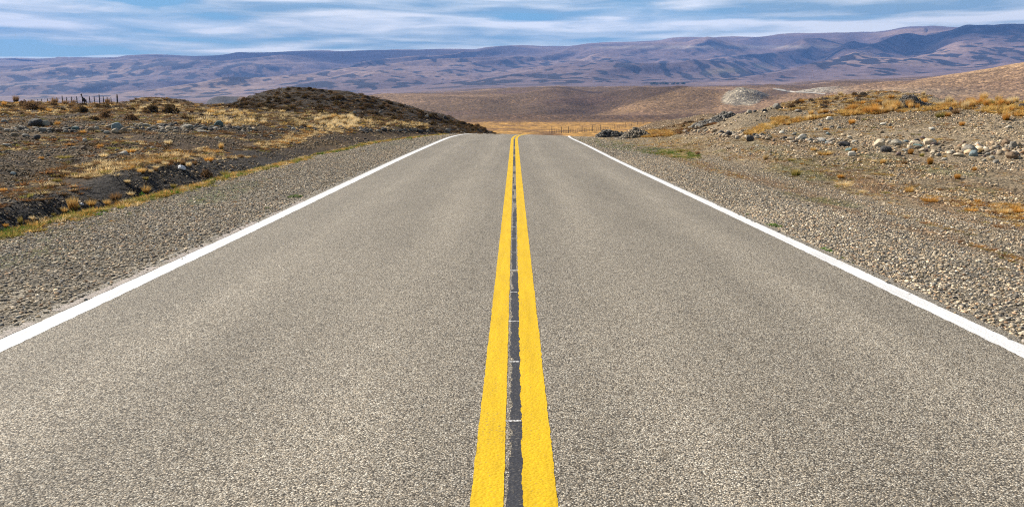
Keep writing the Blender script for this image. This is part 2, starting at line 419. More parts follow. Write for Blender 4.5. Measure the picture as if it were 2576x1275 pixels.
# sunlit rims above, blue-grey undersides below
up_ = bank(3.2, 34.0, 1.3, 3.1, 2, 0.45, 0.15, 0.22)
rim = N.math('SUBTRACT', n1, up_)
lit = N.math('ADD', N.math('ADD', N.math('MULTIPLY', rim, 1.9), 0.5), N.math('MULTIPLY', N.math('SUBTRACT', n2, 0.5), 0.8))
ccol = N.ramp(lit, [(0.26, CLOUD_LO), (0.48, CLOUD_MID), (0.70, CLOUD_HI)])
skyc = N.mix(0.72, sky.outputs[0], SKY_BLUE)
low = N.ramp(z, [(0.14, 1.0), (0.32, 0.0)])            # the cloud deck thins out overhead
skyc = N.mix(low, N.mix(1.0, sky.outputs[0], (0.40, 0.45, 0.52), 'MULTIPLY'), skyc)
cov = N.math('MULTIPLY', cov, N.math('ADD', N.math('MULTIPLY', low, 0.85), 0.15))
mixc = N.mix(cov, skyc, ccol)
N.l(mixc, bg.inputs['Color']); N.l(bg.outputs[0], wout.inputs['Surface'])

scene.view_settings.view_transform = 'Standard'
scene.view_settings.look = 'None'
scene.view_settings.exposure = 0.90
scene.view_settings.gamma = 1.0
scene.cycles.filter_width = 1.1
scene.cycles.use_denoising = False
scene.cycles.max_bounces = 6
scene.cycles.diffuse_bounces = 2
scene.cycles.transparent_max_bounces = 6
scene.cycles.volume_bounces = 0

def add_haze():
    x0, x1, ya, yb, za, zb = -13000, 13000, -60, 8700, -20, 900
    V = [(x, y, z) for x in (x0, x1) for y in (ya, yb) for z in (za, zb)]
    Fc = [(0, 1, 3, 2), (4, 6, 7, 5), (0, 4, 5, 1), (2, 3, 7, 6), (0, 2, 6, 4), (1, 5, 7, 3)]
    m, nt, out = new_mat('haze')
    k = NT(nt); pv = k.n('VolumePrincipled')
    pv.inputs['Color'].default_value = HAZE_COL + (1,)
    pv.inputs['Density'].default_value = HAZE_DENS
    pv.inputs['Anisotropy'].default_value = 0.0
    k.l(pv.outputs[0], out.inputs['Volume'])
    me = mesh_np('haze', V, Fc, [m], smooth=False)
    link(bpy.data.objects.new('haze', me), kind='stuff', label='thin blue haze between the road and the far mountains')
HAZE_COL = (0.20, 0.42, 1.0)
HAZE_DENS = 9.5e-5
add_haze()

# ------------------------------------------------------------------ ground colours (soil and plants, plus the ditch bank's painted shade)
C = lambda *a: np.array(a, float)
def lerp(a, b, t): return a + (b - a) * t[:, None]

def pband(px, py, pts):
    """soft test of a band in the land: pts = [(px, y_top, y_bottom)]"""
    p = np.array(pts, float)
    top = np.interp(px, p[:, 0], p[:, 1]); bot = np.interp(px, p[:, 0], p[:, 2])
    ins = (px >= p[0, 0]) & (px <= p[-1, 0])
    return np.where(ins, sstep(-3, 6, py - top) * (1 - sstep(-6, 5, py - bot)), 0)

def topx(X, Y, Z):
    dz = Z - CAMH
    d = np.maximum(Y * CT - dz * ST, 0.5)
    return CX + F * X / d, CY - F * (Y * ST + dz * CT) / d

GOLD_L = [(470, 296, 306), (520, 285, 316), (620, 275, 322), (760, 277, 324), (880, 292, 326), (960, 304, 326), (1080, 315, 326)]
GOLD_R = [(1880, 338, 345), (1950, 296, 318), (2060, 284, 300), (2160, 272, 290), (2300, 264, 284), (2420, 250, 274), (2580, 248, 302)]
TOPBUSH = [(1960, 258, 280), (2060, 240, 278), (2160, 226, 270), (2340, 226, 262)]
ORANGE_R = [(2230, 505, 512), (2330, 492, 520), (2480, 508, 552), (2580, 515, 575)]
HILL_D = [(545, 255, 268), (640, 225, 282), (740, 205, 282), (860, 215, 296), (960, 230, 310), (1060, 255, 330), (1160, 290, 338), (1260, 320, 340)]
SKY_L = [(-20, 246, 290), (150, 250, 285), (300, 240, 284), (440, 240, 280), (560, 250, 280)]
GREEN_V = [(1430, 346, 354), (1520, 350, 372), (1620, 366, 386), (1700, 382, 392)]

def soil(X, Y, Z):
    px, py = topx(X, Y, Z)
    dx = X - xc(np.minimum(Y, 150))
    n1 = fbm(X / 3.0, Y / 3.0, 101, 4); n2 = fbm(X / 0.8, Y / 0.8, 111, 3); n3 = fbm(X / 9, Y / 9, 121, 3)
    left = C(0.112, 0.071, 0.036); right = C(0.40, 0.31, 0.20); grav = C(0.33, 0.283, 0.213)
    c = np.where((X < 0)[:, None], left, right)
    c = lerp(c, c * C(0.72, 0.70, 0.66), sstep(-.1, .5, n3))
    # gravel shoulders
    sh = np.where(X < 0, 1 - sstep(-.2, .25, edge_left(Y) - X), 1 - sstep(5.3, 7.4, dx))
    c = lerp(c, np.broadcast_to(grav, c.shape), sh)
    # dark gravel in the ditch's cut bank, shade of its roadward face painted in
    dl = edge_left(Y) - X
    bank = sstep(.3, .6, dl) * (1 - sstep(2.6, 3.2, dl)) * (X < 0) * (1 - sstep(24, 40, Y))
    bank2 = sstep(4.2, 4.8, dl) * (1 - sstep(6.2, 6.8, dl)) * (X < 0) * (1 - sstep(18, 26, Y))
    c = lerp(c, np.broadcast_to(C(0.060, 0.050, 0.041), c.shape), np.maximum(bank, bank2 * .8))
    # low dry plants on the left slope
    oc = sstep(.05, .45, n1 + .5 * n2) * (X < 0) * (dl > .1) * (1 - bank)
    c = lerp(c, np.broadcast_to(C(0.19, 0.125, 0.055), c.shape), .60 * oc)
    ed = np.exp(-((dl - 0.05) / .35) ** 2) * (X < 0)
    c = lerp(c, np.broadcast_to(C(0.24, 0.17, 0.06), c.shape), .8 * ed * sstep(-.5, .3, n2))
    strip = np.exp(-((dl - 3.4) / .55) ** 2) * (X < 0) * (Y < 48)
    c = lerp(c, np.broadcast_to(C(0.25, 0.155, 0.08), c.shape), .55 * strip * sstep(18, 24, Y) * sstep(-.1, .5, n1 + n2))
    # creeping red-brown and green plants on the shoulders
    st = fbm(X / 0.9, Y / 6.0, 131, 3)
    wob = .25 * vnoise(Y / 7.0, Y * 0, 133)
    rb = np.exp(-((dx - 6.05 - wob) / .42) ** 2) + np.exp(-((dx - 7.9 - 1.4 * wob) / .85) ** 2) + .7 * np.exp(-((dx - 10.6) / 1.2) ** 2)
    rsh = rb.clip(0, 1) * (X > 0)
    c = lerp(c, np.broadcast_to(C(0.30, 0.175, 0.085), c.shape), .8 * rsh * sstep(-.25, .25, st + .45 * n2))
    lsh = np.exp(-((X - xc(Y) + 5.9) / .75) ** 2)
    c = lerp(c, np.broadcast_to(C(0.26, 0.17, 0.07), c.shape), .6 * lsh * sstep(.1, .4, st + .3 * n2))
    gr = fbm(X / 1.5, Y / 4.0, 141, 3)
    c = lerp(c, np.broadcast_to(C(0.12, 0.16, 0.04), c.shape), .55 * (rsh + lsh).clip(0, 1) * sstep(.22, .5, gr + .3 * n2))
    gv = pband(px, py, GREEN_V) * (Y < 75)
    c = lerp(c, np.broadcast_to(C(0.13, 0.17, 0.035), c.shape), .6 * gv * sstep(-.3, .4, n2))
    pale = sstep(1440, 1500, px) * sstep(338, 344, py) * (1 - sstep(352, 372, py - .08 * (px - 1500))) * (Y > 33) * (Y < 70) * (1 - gv) * (px < 1800)
    c = lerp(c, np.broadcast_to(C(0.34, 0.25, 0.13), c.shape), .6 * pale)
    # grass bands
    for b, k, cc in ((GOLD_L, .25, C(0.36, 0.24, 0.11)), (GOLD_R, .35, C(0.40, 0.25, 0.085)), (ORANGE_R, .30, C(0.36, 0.21, 0.085)), (TOPBUSH, .5, C(0.26, 0.16, 0.08)), (SKY_L, .55, C(0.20, 0.135, 0.07))):
        f = pband(px, py, b) * sstep(-.35, .3, n1 + n2)
        c = lerp(c, np.broadcast_to(cc, c.shape), k * f)
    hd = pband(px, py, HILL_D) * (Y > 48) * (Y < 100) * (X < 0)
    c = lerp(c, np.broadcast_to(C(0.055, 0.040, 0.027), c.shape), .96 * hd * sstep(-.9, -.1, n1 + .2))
    # brown mound past the crest on the right
    mc = sstep(63, 70, Y) * (1 - sstep(92, 100, Y)) * (X > 6)
    c = lerp(c, np.broadcast_to(C(0.235, 0.155, 0.085), c.shape), .8 * mc)
    c = lerp(c, np.broadcast_to(C(0.42, 0.245, 0.08), c.shape), .8 * mc * sstep(325, 332, py) * sstep(1605, 1625, px) * (1 - sstep(1680, 1690, px)))
    c *= (1 + .16 * n2 + .10 * n1)[:, None]
    return c.clip(.01, .9)

def soil_far(X, Y, Z):
    px, py = topx(X, Y, Z)
    n1 = fbm(X / 60, Y / 60, 201, 4); n2 = fbm(X / 9, Y / 14, 211, 3); n3 = fbm(X / 220, Y / 160, 221, 3)
    brown = C(0.146, 0.090, 0.049)
    c = np.broadcast_to(brown, (len(X), 3)).copy()
    c = lerp(c, np.broadcast_to(C(0.25, 0.155, 0.090), c.shape), sstep(.0, .45, n3 + .3 * n1))
    c = lerp(c, np.broadcast_to(C(0.145, 0.085, 0.062), c.shape), sstep(.0, .5, -n3 + .5 * n1) * .7)
    field = (1 - sstep(500, 530, Y + 14 * n1)) * (px > 900) * (1 - sstep(1900, 2100, px))
    fc = lerp(np.broadcast_to(C(0.46, 0.25, 0.065), c.shape), np.broadcast_to(C(0.22, 0.115, 0.045), c.shape), sstep(-.1, .5, n2 + .6 * n1))
    c = lerp(c, fc, field)
    terr = sstep(430, 470, Y + 24 * n1) * (1 - sstep(552, 560, Y)) * (px > 900) * (1 - sstep(1850, 1950, px))
    c = lerp(c, np.broadcast_to(C(0.125, 0.072, 0.040), c.shape), .85 * terr)
    # pale grass at hill tops and on the far low ridge
    pal = sstep(1250, 1330, Y) * (1 - sstep(1500, 1800, Y))
    c = lerp(c, np.broadcast_to(C(0.34, 0.22, 0.14), c.shape), .8 * pal * sstep(-.4, .3, n1))
    rt = (px > 2000) * (Y < 700)
    c = lerp(c, np.broadcast_to(C(0.37, 0.235, 0.125), c.shape), .45 * rt * sstep(.0, .4, fbm((X + Y) / 45, (X - .6 * Y) / 160, 231, 3)))
    crest = rt * sstep(-4, 0, -(py - np.interp(px, [2060, 2185, 2311, 2412, 2500, 2576], [212, 207, 199, 189, 175, 164])))
    c = lerp(c, np.broadcast_to(C(0.46, 0.29, 0.15), c.shape), .8 * crest)
    # pale gravel cut beside the distant track
    cut = np.exp(-((px - 2045) / 60) ** 2) * sstep(214, 219, py) * (1 - sstep(231, 236, py)) * (Y > 560) * (Y < 720)
    c = lerp(c, np.broadcast_to(C(0.38, 0.33, 0.26), c.shape), np.clip(1.1 * cut, 0, 1))
    cut2 = np.exp(-((px - 2310) / 160) ** 2) * np.exp(-((py - 232) / 10) ** 2) * (Y < 680)
    c = lerp(c, np.broadcast_to(C(0.34, 0.27, 0.19), c.shape), .45 * cut2 * (px > 2080))
    # bare scree face of the outcrop
    f = (px - 1812) / 126.0
    top = np.interp(px, [1812, 1830, 1853, 1895, 1938], [250, 230, 212, 219, 235]); bot = np.interp(px, [1812, 1850, 1900, 1938], [258, 268, 262, 238])
    n4 = fbm(X / 7, Y / 9, 241, 3)
    scr = sstep(-3, 3, py - top + 3 * n4) * sstep(-3, 3, bot - py + 4 * n4) * sstep(0, .06, f) * (1 - sstep(.94, 1, f)) * (Y < 720)
    c = lerp(c, np.broadcast_to(C(0.225, 0.195, 0.15), c.shape) * (1 + .55 * n4)[:, None], .92 * scr)
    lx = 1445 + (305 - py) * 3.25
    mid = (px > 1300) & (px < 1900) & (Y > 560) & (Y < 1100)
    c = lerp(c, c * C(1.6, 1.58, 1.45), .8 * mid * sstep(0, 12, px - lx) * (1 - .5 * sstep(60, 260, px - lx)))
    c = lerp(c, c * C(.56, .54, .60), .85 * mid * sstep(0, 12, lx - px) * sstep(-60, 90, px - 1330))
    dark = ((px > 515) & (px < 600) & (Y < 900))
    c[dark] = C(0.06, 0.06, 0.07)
    c *= (1 + .14 * n2 + .12 * n1)[:, None]
    return c.clip(.01, .9)

def soil_mt(X, Y, Z):
    n1 = fbm(X / 400, Y / 400, 301, 4); n3 = fbm(X / 1500, Y / 1500, 321, 2)
    c = np.broadcast_to(C(0.215, 0.145, 0.128), (len(X), 3)).copy()
    c = lerp(c, np.broadcast_to(C(0.30, 0.20, 0.15), c.shape), sstep(-.1, .5, n1))
    c = lerp(c, np.broadcast_to(C(0.15, 0.105, 0.105), c.shape), .6 * sstep(0, .5, -n1))
    low = (1 - sstep(5200, 6600, Y)) * sstep(2700, 3000, Y)
    p = fbm(X / 55 + .4 * fbm(X / 60, Y / 60, 341, 2), Y / 105, 331, 3) + .20 * n3 + .16 * fbm(X / 380, Y / 420, 351, 2)
    veg = low * sstep(.17, .19, p)
    c = lerp(c, np.broadcast_to(C(0.022, 0.022, 0.028), c.shape), .95 * veg)
    px, py = topx(X, Y, Z)
    band = np.exp(-((py - 119) / 4.0) ** 2) * sstep(1470, 1520, px) * (1 - sstep(2120, 2220, px)) * (Y > 5800)
    c = lerp(c, np.broadcast_to(C(0.42, 0.36, 0.28), c.shape), .55 * band * sstep(-.4, .2, n1 + .3))
    c = lerp(c, np.broadcast_to(C(0.26, 0.24, 0.10), c.shape), .5 * np.exp(-((px - 1870) / 110) ** 2) * np.exp(-((py - 172 + .12 * (px - 1870)) / 9) ** 2) * sstep(-.2, .3, n1))
    c *= (1 + .1 * n1)[:, None]
    return c.clip(.01, .9)

def soil_material(name, s1, s2, bump, amt, big=0):
    m, nt, out = new_mat(name); k = NT(nt)
    p = k.pos()
    at = k.n('Attribute', attribute_name='soil')
    v1 = k.vor(p, s1); v2 = k.vor(p, s2)
    r1 = k.sep(v1.outputs['Color'])[0]; r2 = k.sep(v2.outputs['Color'])[1]
    f1 = k.ramp(r1, [(0.0, 1 - amt), (0.6, 1.0), (1.0, 1 + amt * 1.3)])
    f2 = k.ramp(r2, [(0.0, 1 - amt * .8), (0.7, 1.0), (1.0, 1 + amt)])
    g1 = k.ramp(v1.outputs['Distance'], [(0.25, 1.0), (0.75, 0.72)])
    nz = k.ramp(k.noise(p, s2 * .6, 6, 0.65), [(0.3, 0.72), (0.7, 1.26)])
    c = k.mix(1.0, at.outputs['Color'], f1, 'MULTIPLY')
    c = k.mix(0.8, c, f2, 'MULTIPLY'); c = k.mix(1.0, c, g1, 'MULTIPLY'); c = k.mix(1.0, c, nz, 'MULTIPLY')
    h = k.math('ADD', k.math('MULTIPLY', v1.outputs['Distance'], -1 / s1), k.math('MULTIPLY', v2.outputs['Distance'], -1 / s2))
    nrm = k.bump(h, bump, 1.0)
    if big: nrm = k.bump(k.noise(p, 5.0, 7, 0.7), big, 0.22, nrm)
    k.l(k.bsdf(c, 0.92, nrm, 0.15), out.inputs['Surface'])
    return m

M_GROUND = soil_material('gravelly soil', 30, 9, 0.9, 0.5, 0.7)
M_HILLS = soil_material('dry hillside', 0.9, 0.34, 0.30, 0.5)
M_MOUNT = soil_material('far slopes', 0.05, 0.02, 0.06, 0.08)

def build_sheet(name, ys, ncol, mat, soilf, cmax=1.08):
    cs = np.linspace(-cmax, cmax, ncol)
    Yg, Cg = np.meshgrid(ys, cs, indexing='ij')
    Xg = Cg * np.maximum(Yg, 8.0)
    X = Xg.ravel(); Y = Yg.ravel()
    Z = H(X, Y)
    me = mesh_np(name, np.stack([X, Y, Z], 1), grid_faces(len(ys), ncol), [mat], soilf(X, Y, Z))
    return link(bpy.data.objects.new(name, me), kind='structure')

ys_near = np.concatenate([np.linspace(-8, 4, 40, endpoint=False), np.exp(np.linspace(math.log(4), math.log(140.5), 720))])
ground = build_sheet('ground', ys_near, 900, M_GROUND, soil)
ground['label'] = 'dry stony ground sloping away on both sides of the road'
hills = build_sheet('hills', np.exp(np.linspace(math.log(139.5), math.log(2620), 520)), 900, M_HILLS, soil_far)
hills['label'] = 'bare brown hills beyond the crest of the road'
mountains = build_sheet('mountains', np.exp(np.linspace(math.log(2580), math.log(8500), 520)), 1000, M_MOUNT, soil_mt)
mountains['label'] = 'long hazy mountain range along the horizon'

# ------------------------------------------------------------------ road
def asphalt_material():
    m, nt, out = new_mat('chip seal asphalt'); k = NT(nt)
    p = k.pos()
    v1 = k.vor(p, 118); v2 = k.vor(p, 130)
    r = k.sep(v1.outputs['Color'])
    chip = k.ramp(r[0], [(0.0, (0.075, 0.067, 0.056)), (0.20, (0.23, 0.205, 0.172)), (0.55, (0.39, 0.350, 0.296)), (0.86, (0.58, 0.53, 0.455)), (1.0, (0.80, 0.76, 0.68))])
    gap = k.ramp(v1.outputs['Distance'], [(0.36, 1.0), (0.68, 0.36)])
    c = k.mix(1.0, chip, gap, 'MULTIPLY')
    tint = k.ramp(r[1], [(0.0, (1.0, 0.94, 0.86)), (0.5, (1, 1, 1)), (1.0, (0.94, 0.98, 1.03))])
    c = k.mix(0.9, c, tint, 'MULTIPLY')
    x, y, z = k.sep(p)
    big = k.noise(k.comb(k.math('MULTIPLY', x, 1.0), k.math('MULTIPLY', y, 0.16)), 1.3, 5, 0.6)
    c = k.mix(1.0, c, k.ramp(big, [(0.25, 0.86), (0.75, 1.14)]), 'MULTIPLY')
    mid = k.noise(p, 7, 5, 0.7)
    c = k.mix(1.0, c, k.ramp(mid, [(0.25, 0.91), (0.75, 1.08)]), 'MULTIPLY')
    # paler wheel tracks worn into the lanes
    ax = k.math('ABSOLUTE', x)
    t1 = k.math('ABSOLUTE', k.math('SUBTRACT', k.math('ABSOLUTE', k.math('SUBTRACT', ax, 1.75)), 0.8))
    tr = k.ramp(t1, [(0.0, 1.09), (0.5, 0.93)])
    c = k.mix(1.0, c, tr, 'MULTIPLY')
    h = k.math('ADD', k.math('MULTIPLY', v1.outputs['Distance'], -1.0), k.math('MULTIPLY', r[2], 0.55))
    nrm = k.bump(h, 0.55, 0.009)
    c = k.mix(1.0, c, (0.925, 0.892, 0.815), 'MULTIPLY')
    k.l(k.bsdf(c, 0.78, nrm, 0.22), out.inputs['Surface'])
    return m
M_ASPH = asphalt_material()
ys_road = np.concatenate([np.linspace(-8, 4, 50, endpoint=False), np.exp(np.linspace(math.log(4), math.log(165), 900))])

def ribbon(name, xa, xb, ys, lift, mat, nx=2, ja=0.0, jb=0.0, jf=6.0, seed=1, parent=None, follow=True, **kw):
    """strip on the road between two offsets from the centre line, with worn edges"""
    ys = np.asarray(ys, float)
    e = np.linspace(0, 1, nx)
    na = ja * (fbm(ys * jf, ys * 0 + seed, seed, 4, .75)); nb = jb * (fbm(ys * jf, ys * 0 + seed + 9, seed + 40, 4, .75))
    A = (xa(ys) if callable(xa) else xa) + na; B = (xb(ys) if callable(xb) else xb) + nb
    D = A[:, None] + (B - A)[:, None] * e[None, :]
    Yg = np.repeat(ys[:, None], nx, 1)
    X = (D + xc(Yg)).ravel()
    Z = roadz(D.ravel(), Yg.ravel()) + lift
    me = mesh_np(name, np.stack([X, Yg.ravel(), Z], 1), grid_faces(len(ys), nx), [mat])
    return link(bpy.data.objects.new(name, me), parent, **kw)

road = ribbon('road', -3.89, 3.67, ys_road, 0.0, M_ASPH, 24, 0.06, 0.05, 3.0, 3)
road['kind'] = 'structure'; road['label'] = 'grey two-lane chip seal road running over a crest and bending right'

def paint_material(name, col, wear, sc=60.0, streak=0.0, rough=0.7):
    m, nt, out = new_mat(name); k = NT(nt); p = k.pos()
    x, y, z = k.sep(p)
    nz = k.noise(p, sc, 6, 0.75); nb = k.noise(p, 2.2, 3, 0.5)
    v = k.vor(p, 75)
    f = k.math('ADD', nz, k.math('MULTIPLY', k.math('SUBTRACT', nb, 0.5), 0.16))
    worn = k.ramp(f, [(wear - .02, 1.0), (wear + .02, 0.0)])
    tone = k.ramp(k.noise(k.comb(k.math('MULTIPLY', x, 14.0), k.math('MULTIPLY', y, 1.2)), 1.0, 4, 0.6), [(0.3, 0.82), (0.7, 1.06)])
    chip = k.ramp(k.sep(v.outputs['Color'])[0], [(0, 0.90), (1, 1.06)])
    pc = k.mix(1.0, k.mix(1.0, col, tone, 'MULTIPLY'), chip, 'MULTIPLY')
    c = k.mix(worn, pc, (0.13, 0.115, 0.095))
    nrm = k.bump(k.math('MULTIPLY', v.outputs['Distance'], -1), 0.35, 0.006)
    k.l(k.bsdf(c, rough, nrm, 0.18), out.inputs['Surface']); return m
M_YEL = paint_material('yellow road paint', (0.66, 0.415, 0.008), 0.37)
M_WHITE = paint_material('white road paint', (0.70, 0.69, 0.67), 0.365)
M_OLD = paint_material('old faded road paint', (0.42, 0.36, 0.31), 0.47)
M_TICK = paint_material('white chalk marks', (0.70, 0.69, 0.67), 0.50, 70)
M_TAR = paint_material('black crack sealant', (0.045, 0.045, 0.050), 0.42, 60, rough=0.6)

ys_line = np.concatenate([np.linspace(-8, 3, 60, endpoint=False), np.arange(3, 12, .012), np.arange(12, 30, .04), np.arange(30, 120, .25)])
ribbon('yellow_line', -0.1845, -0.045, ys_line, .0016, M_YEL, 3, .006, .005, 14, 11, road, label='left yellow centre line')
ribbon('yellow_line', 0.036, 0.181, ys_line, .0018, M_YEL, 3, .012, .007, 14, 12, road, label='right yellow centre line')
ribbon('edge_line', -3.70, -3.505, ys_line, .0016, M_WHITE, 3, .012, .014, 8, 13, road, label='white edge line on the left side of the road')
ribbon('edge_line', 3.40, 3.580, ys_line, .0016, M_WHITE, 3, .012, .010, 8, 14, road, label='white edge line on the right side of the road')
for a, b, s in ((4.6, 6.0, 1), (6.35, 8.2, 2), (8.45, 9.6, 3), (9.9, 11.5, 4), (12, 12.7, 5), (13.3, 14.1, 6)):
    ribbon('faded_line', -3.80, -3.712, np.arange(a, b, .02), .0016, M_OLD, 2, .05, .004, 9, 20 + s, road, label='faded old edge paint beside the left white line')
# sealed crack between the yellow lines: solid near, in patches farther on
for i, (a, b, xa, xb) in enumerate(((-6, 7.9, -.020, .040), (8.0, 11.6, -.026, .018), (11.6, 13.2, -.012, .037), (13.9, 14.6, -.03, .037), (15.2, 15.9, -.035, -.012), (16.3, 17.1, -.02, .037), (17.6, 19.2, -.035, -.008), (20.2, 21.1, -.03, .03), (23, 27.5, -.036, .030), (29, 33, -.03, .03), (35, 44, -.03, .02))):
    ribbon('crack_sealant', xa, xb, np.arange(a, b, .014 if b < 12 else .05), (.0012), M_TAR, 2, .026, .008, 5, 50 + i, road)
for i in range(30):
    yk = 3.98 + i * 1.0
    ribbon('survey_mark', -.043, .034, yk + np.linspace(-.011, .011, 4), .0024, M_TICK, 6, .02, .02, 40, 70 + i, road)
# ------------------------------------------------------------------ stones, tufts and shrubs: source meshes
def ico(sub):
    bm = bmesh.new(); bmesh.ops.create_icosphere(bm, subdivisions=sub, radius=1.0)
    V = np.array([v.co[:] for v in bm.verts]); Fc = np.array([[v.index for v in f.verts] for f in bm.faces])
    bm.free(); return V, Fc

def n3(V, s, seed):
    return (vnoise(V[:, 0] * s + 5.1, V[:, 1] * s + 3.7 * V[:, 2] * s, seed) + vnoise(V[:, 1] * s + 9.3, V[:, 2] * s - 2.9 * V[:, 0] * s, seed + 1)) * .5

def stone_shape(sub, seed, rough=0.16, facets=5):
    V, Fc = ico(sub); r = np.random.default_rng(seed)
    V = V * (1 + rough * n3(V, 1.1, seed))[:, None]
    for _ in range(facets):                                  # worn flat faces
        n = r.normal(size=3); n /= np.linalg.norm(n); d = r.uniform(.62, .86)
        over = V @ n - d
        V = V - np.where(over > 0, over * .78, 0)[:, None] * n
    if sub >= 3: V = V * (1 + .035 * n3(V, 3.2, seed + 5) + .015 * n3(V, 8, seed + 9))[:, None]
    return V / np.abs(V).max(0), Fc

def stone_material(name='river stone'):
    m, nt, out = new_mat(name); k = NT(nt)
    oi = k.n('ObjectInfo'); tcd = k.n('TexCoord'); p = tcd.outputs['Object']
    base = oi.outputs['Color']
    nz = k.noise(p, 3.0, 6, 0.65); sp = k.noise(p, 22, 3, 0.7); big = k.noise(p, 1.1, 3, 0.5, 0.6)
    c = k.mix(1.0, base, k.ramp(nz, [(0.3, 0.74), (0.7, 1.2)]), 'MULTIPLY')
    c = k.mix(1.0, c, k.ramp(sp, [(0.35, 0.80), (0.65, 1.12)]), 'MULTIPLY')
    lich = k.ramp(big, [(0.60, 0.0), (0.68, 0.5)])
    c = k.mix(lich, c, k.mix(1.0, base, (0.66, 0.60, 0.46), 'MULTIPLY'))
    nrm = k.bump(nz, 0.35, 0.12)
    k.l(k.bsdf(c, 0.86, nrm, 0.25), out.inputs['Surface']); return m
M_STONE = stone_material()

def inst_stone_material():
    m, nt, out = new_mat('loose gravel stones'); k = NT(nt)
    at = k.n('Attribute', attribute_name='tint', attribute_type='INSTANCER')
    p = k.n('TexCoord').outputs['Object']
    c = k.mix(1.0, at.outputs['Color'], k.ramp(k.noise(p, 3.0, 4, 0.6), [(0.3, 0.78), (0.7, 1.18)]), 'MULTIPLY')
    k.l(k.bsdf(c, 0.88, None, 0.2), out.inputs['Surface']); return m
M_GRAVEL = inst_stone_material()

def grass_material(name, c_low, c_mid, c_tip, inst=False):
    m, nt, out = new_mat(name); k = NT(nt)
    at = k.n('Attribute', attribute_name='soil'); h, rnd, _ = k.sep(at.outputs['Vector'])
    c = k.ramp(h, [(0.0, c_low), (0.35, c_mid), (1.0, c_tip)])
    c = k.mix(1.0, c, k.ramp(rnd, [(0, 0.62), (1, 1.35)]), 'MULTIPLY')
    if inst:
        ti = k.n('Attribute', attribute_name='tint', attribute_type='INSTANCER')
        c = k.mix(1.0, c, ti.outputs['Color'], 'MULTIPLY')
    else:
        oi = k.n('ObjectInfo')
        c = k.mix(1.0, c, k.ramp(oi.outputs['Random'], [(0, (0.80, 0.76, 0.70)), (1, (1.15, 1.15, 1.15))]), 'MULTIPLY')
    d = k.n('BsdfDiffuse'); t = k.n('BsdfTranslucent'); a = k.n('MixShader'); a.inputs[0].default_value = 0.38
    k.l(c, d.inputs[0]); k.l(c, t.inputs[0]); k.l(d.outputs[0], a.inputs[1]); k.l(t.outputs[0], a.inputs[2])
    k.l(a.outputs[0], out.inputs['Surface']); return m
GR = {
 'golden': grass_material('golden tussock', (0.20, 0.12, 0.03), (0.62, 0.38, 0.11), (0.82, 0.60, 0.27)),
 'straw': grass_material('straw tussock', (0.24, 0.17, 0.07), (0.68, 0.50, 0.24), (0.88, 0.74, 0.47)),
 'orange': grass_material('orange tussock', (0.17, 0.09, 0.02), (0.56, 0.29, 0.06), (0.74, 0.44, 0.13)),
 'olive': grass_material('olive tussock', (0.07, 0.08, 0.02), (0.24, 0.21, 0.05), (0.50, 0.38, 0.13)),
 'brown': grass_material('brown tussock', (0.07, 0.042, 0.02), (0.22, 0.13, 0.055), (0.36, 0.22, 0.11)),
 'green': grass_material('green weed', (0.03, 0.07, 0.01), (0.075, 0.17, 0.02), (0.14, 0.26, 0.04)),
}
M_GRASS_I = grass_material('dry ground plants', (0.25, 0.22, 0.18), (0.8, 0.78, 0.74), (1.0, 1.0, 1.0), True)

def blades(n, seed, spread, lean, hmin, width, curl=.35, seg=3):
    """a clump of tapering blades: unit height, radius about `spread`"""
    r = np.random.default_rng(seed); V = []; Fc = []; A = []
    for i in range(n):
        a = r.uniform(0, 2 * math.pi); q = math.sqrt(r.uniform(0, 1))
        bx, by = math.cos(a) * q * spread * .5, math.sin(a) * q * spread * .5
        la = a + r.normal(0, .5); ll = lean * (.25 + .9 * q) * r.uniform(.5, 1.3)
        h = hmin + (1 - hmin) * r.uniform(0, 1) * (1 - .35 * q)
        fa = r.uniform(0, math.pi); wx, wy = math.cos(fa) * width / 2, math.sin(fa) * width / 2
        rr = r.uniform(0, 1); s = len(V)
        for j in range(seg + 1):
            t = j / seg; wj = (1 - t) ** .7
            x = bx + math.cos(la) * ll * h * (t + curl * t * t); y = by + math.sin(la) * ll * h * (t + curl * t * t)
            z = h * (t - .28 * ll * t * t)
            if j < seg:
                V += [(x - wx * wj, y - wy * wj, z), (x + wx * wj, y + wy * wj, z)]; A += [(t, rr, 0)] * 2
            else:
                V.append((x, y, z)); A.append((t, rr, 0))
        for j in range(seg - 1):
            b = s + 2 * j; Fc.append((b, b + 1, b + 3)); Fc.append((b, b + 3, b + 2))
        b = s + 2 * (seg - 1); Fc.append((b, b + 1, b + 2))
    return np.array(V), np.array(Fc), np.array(A)

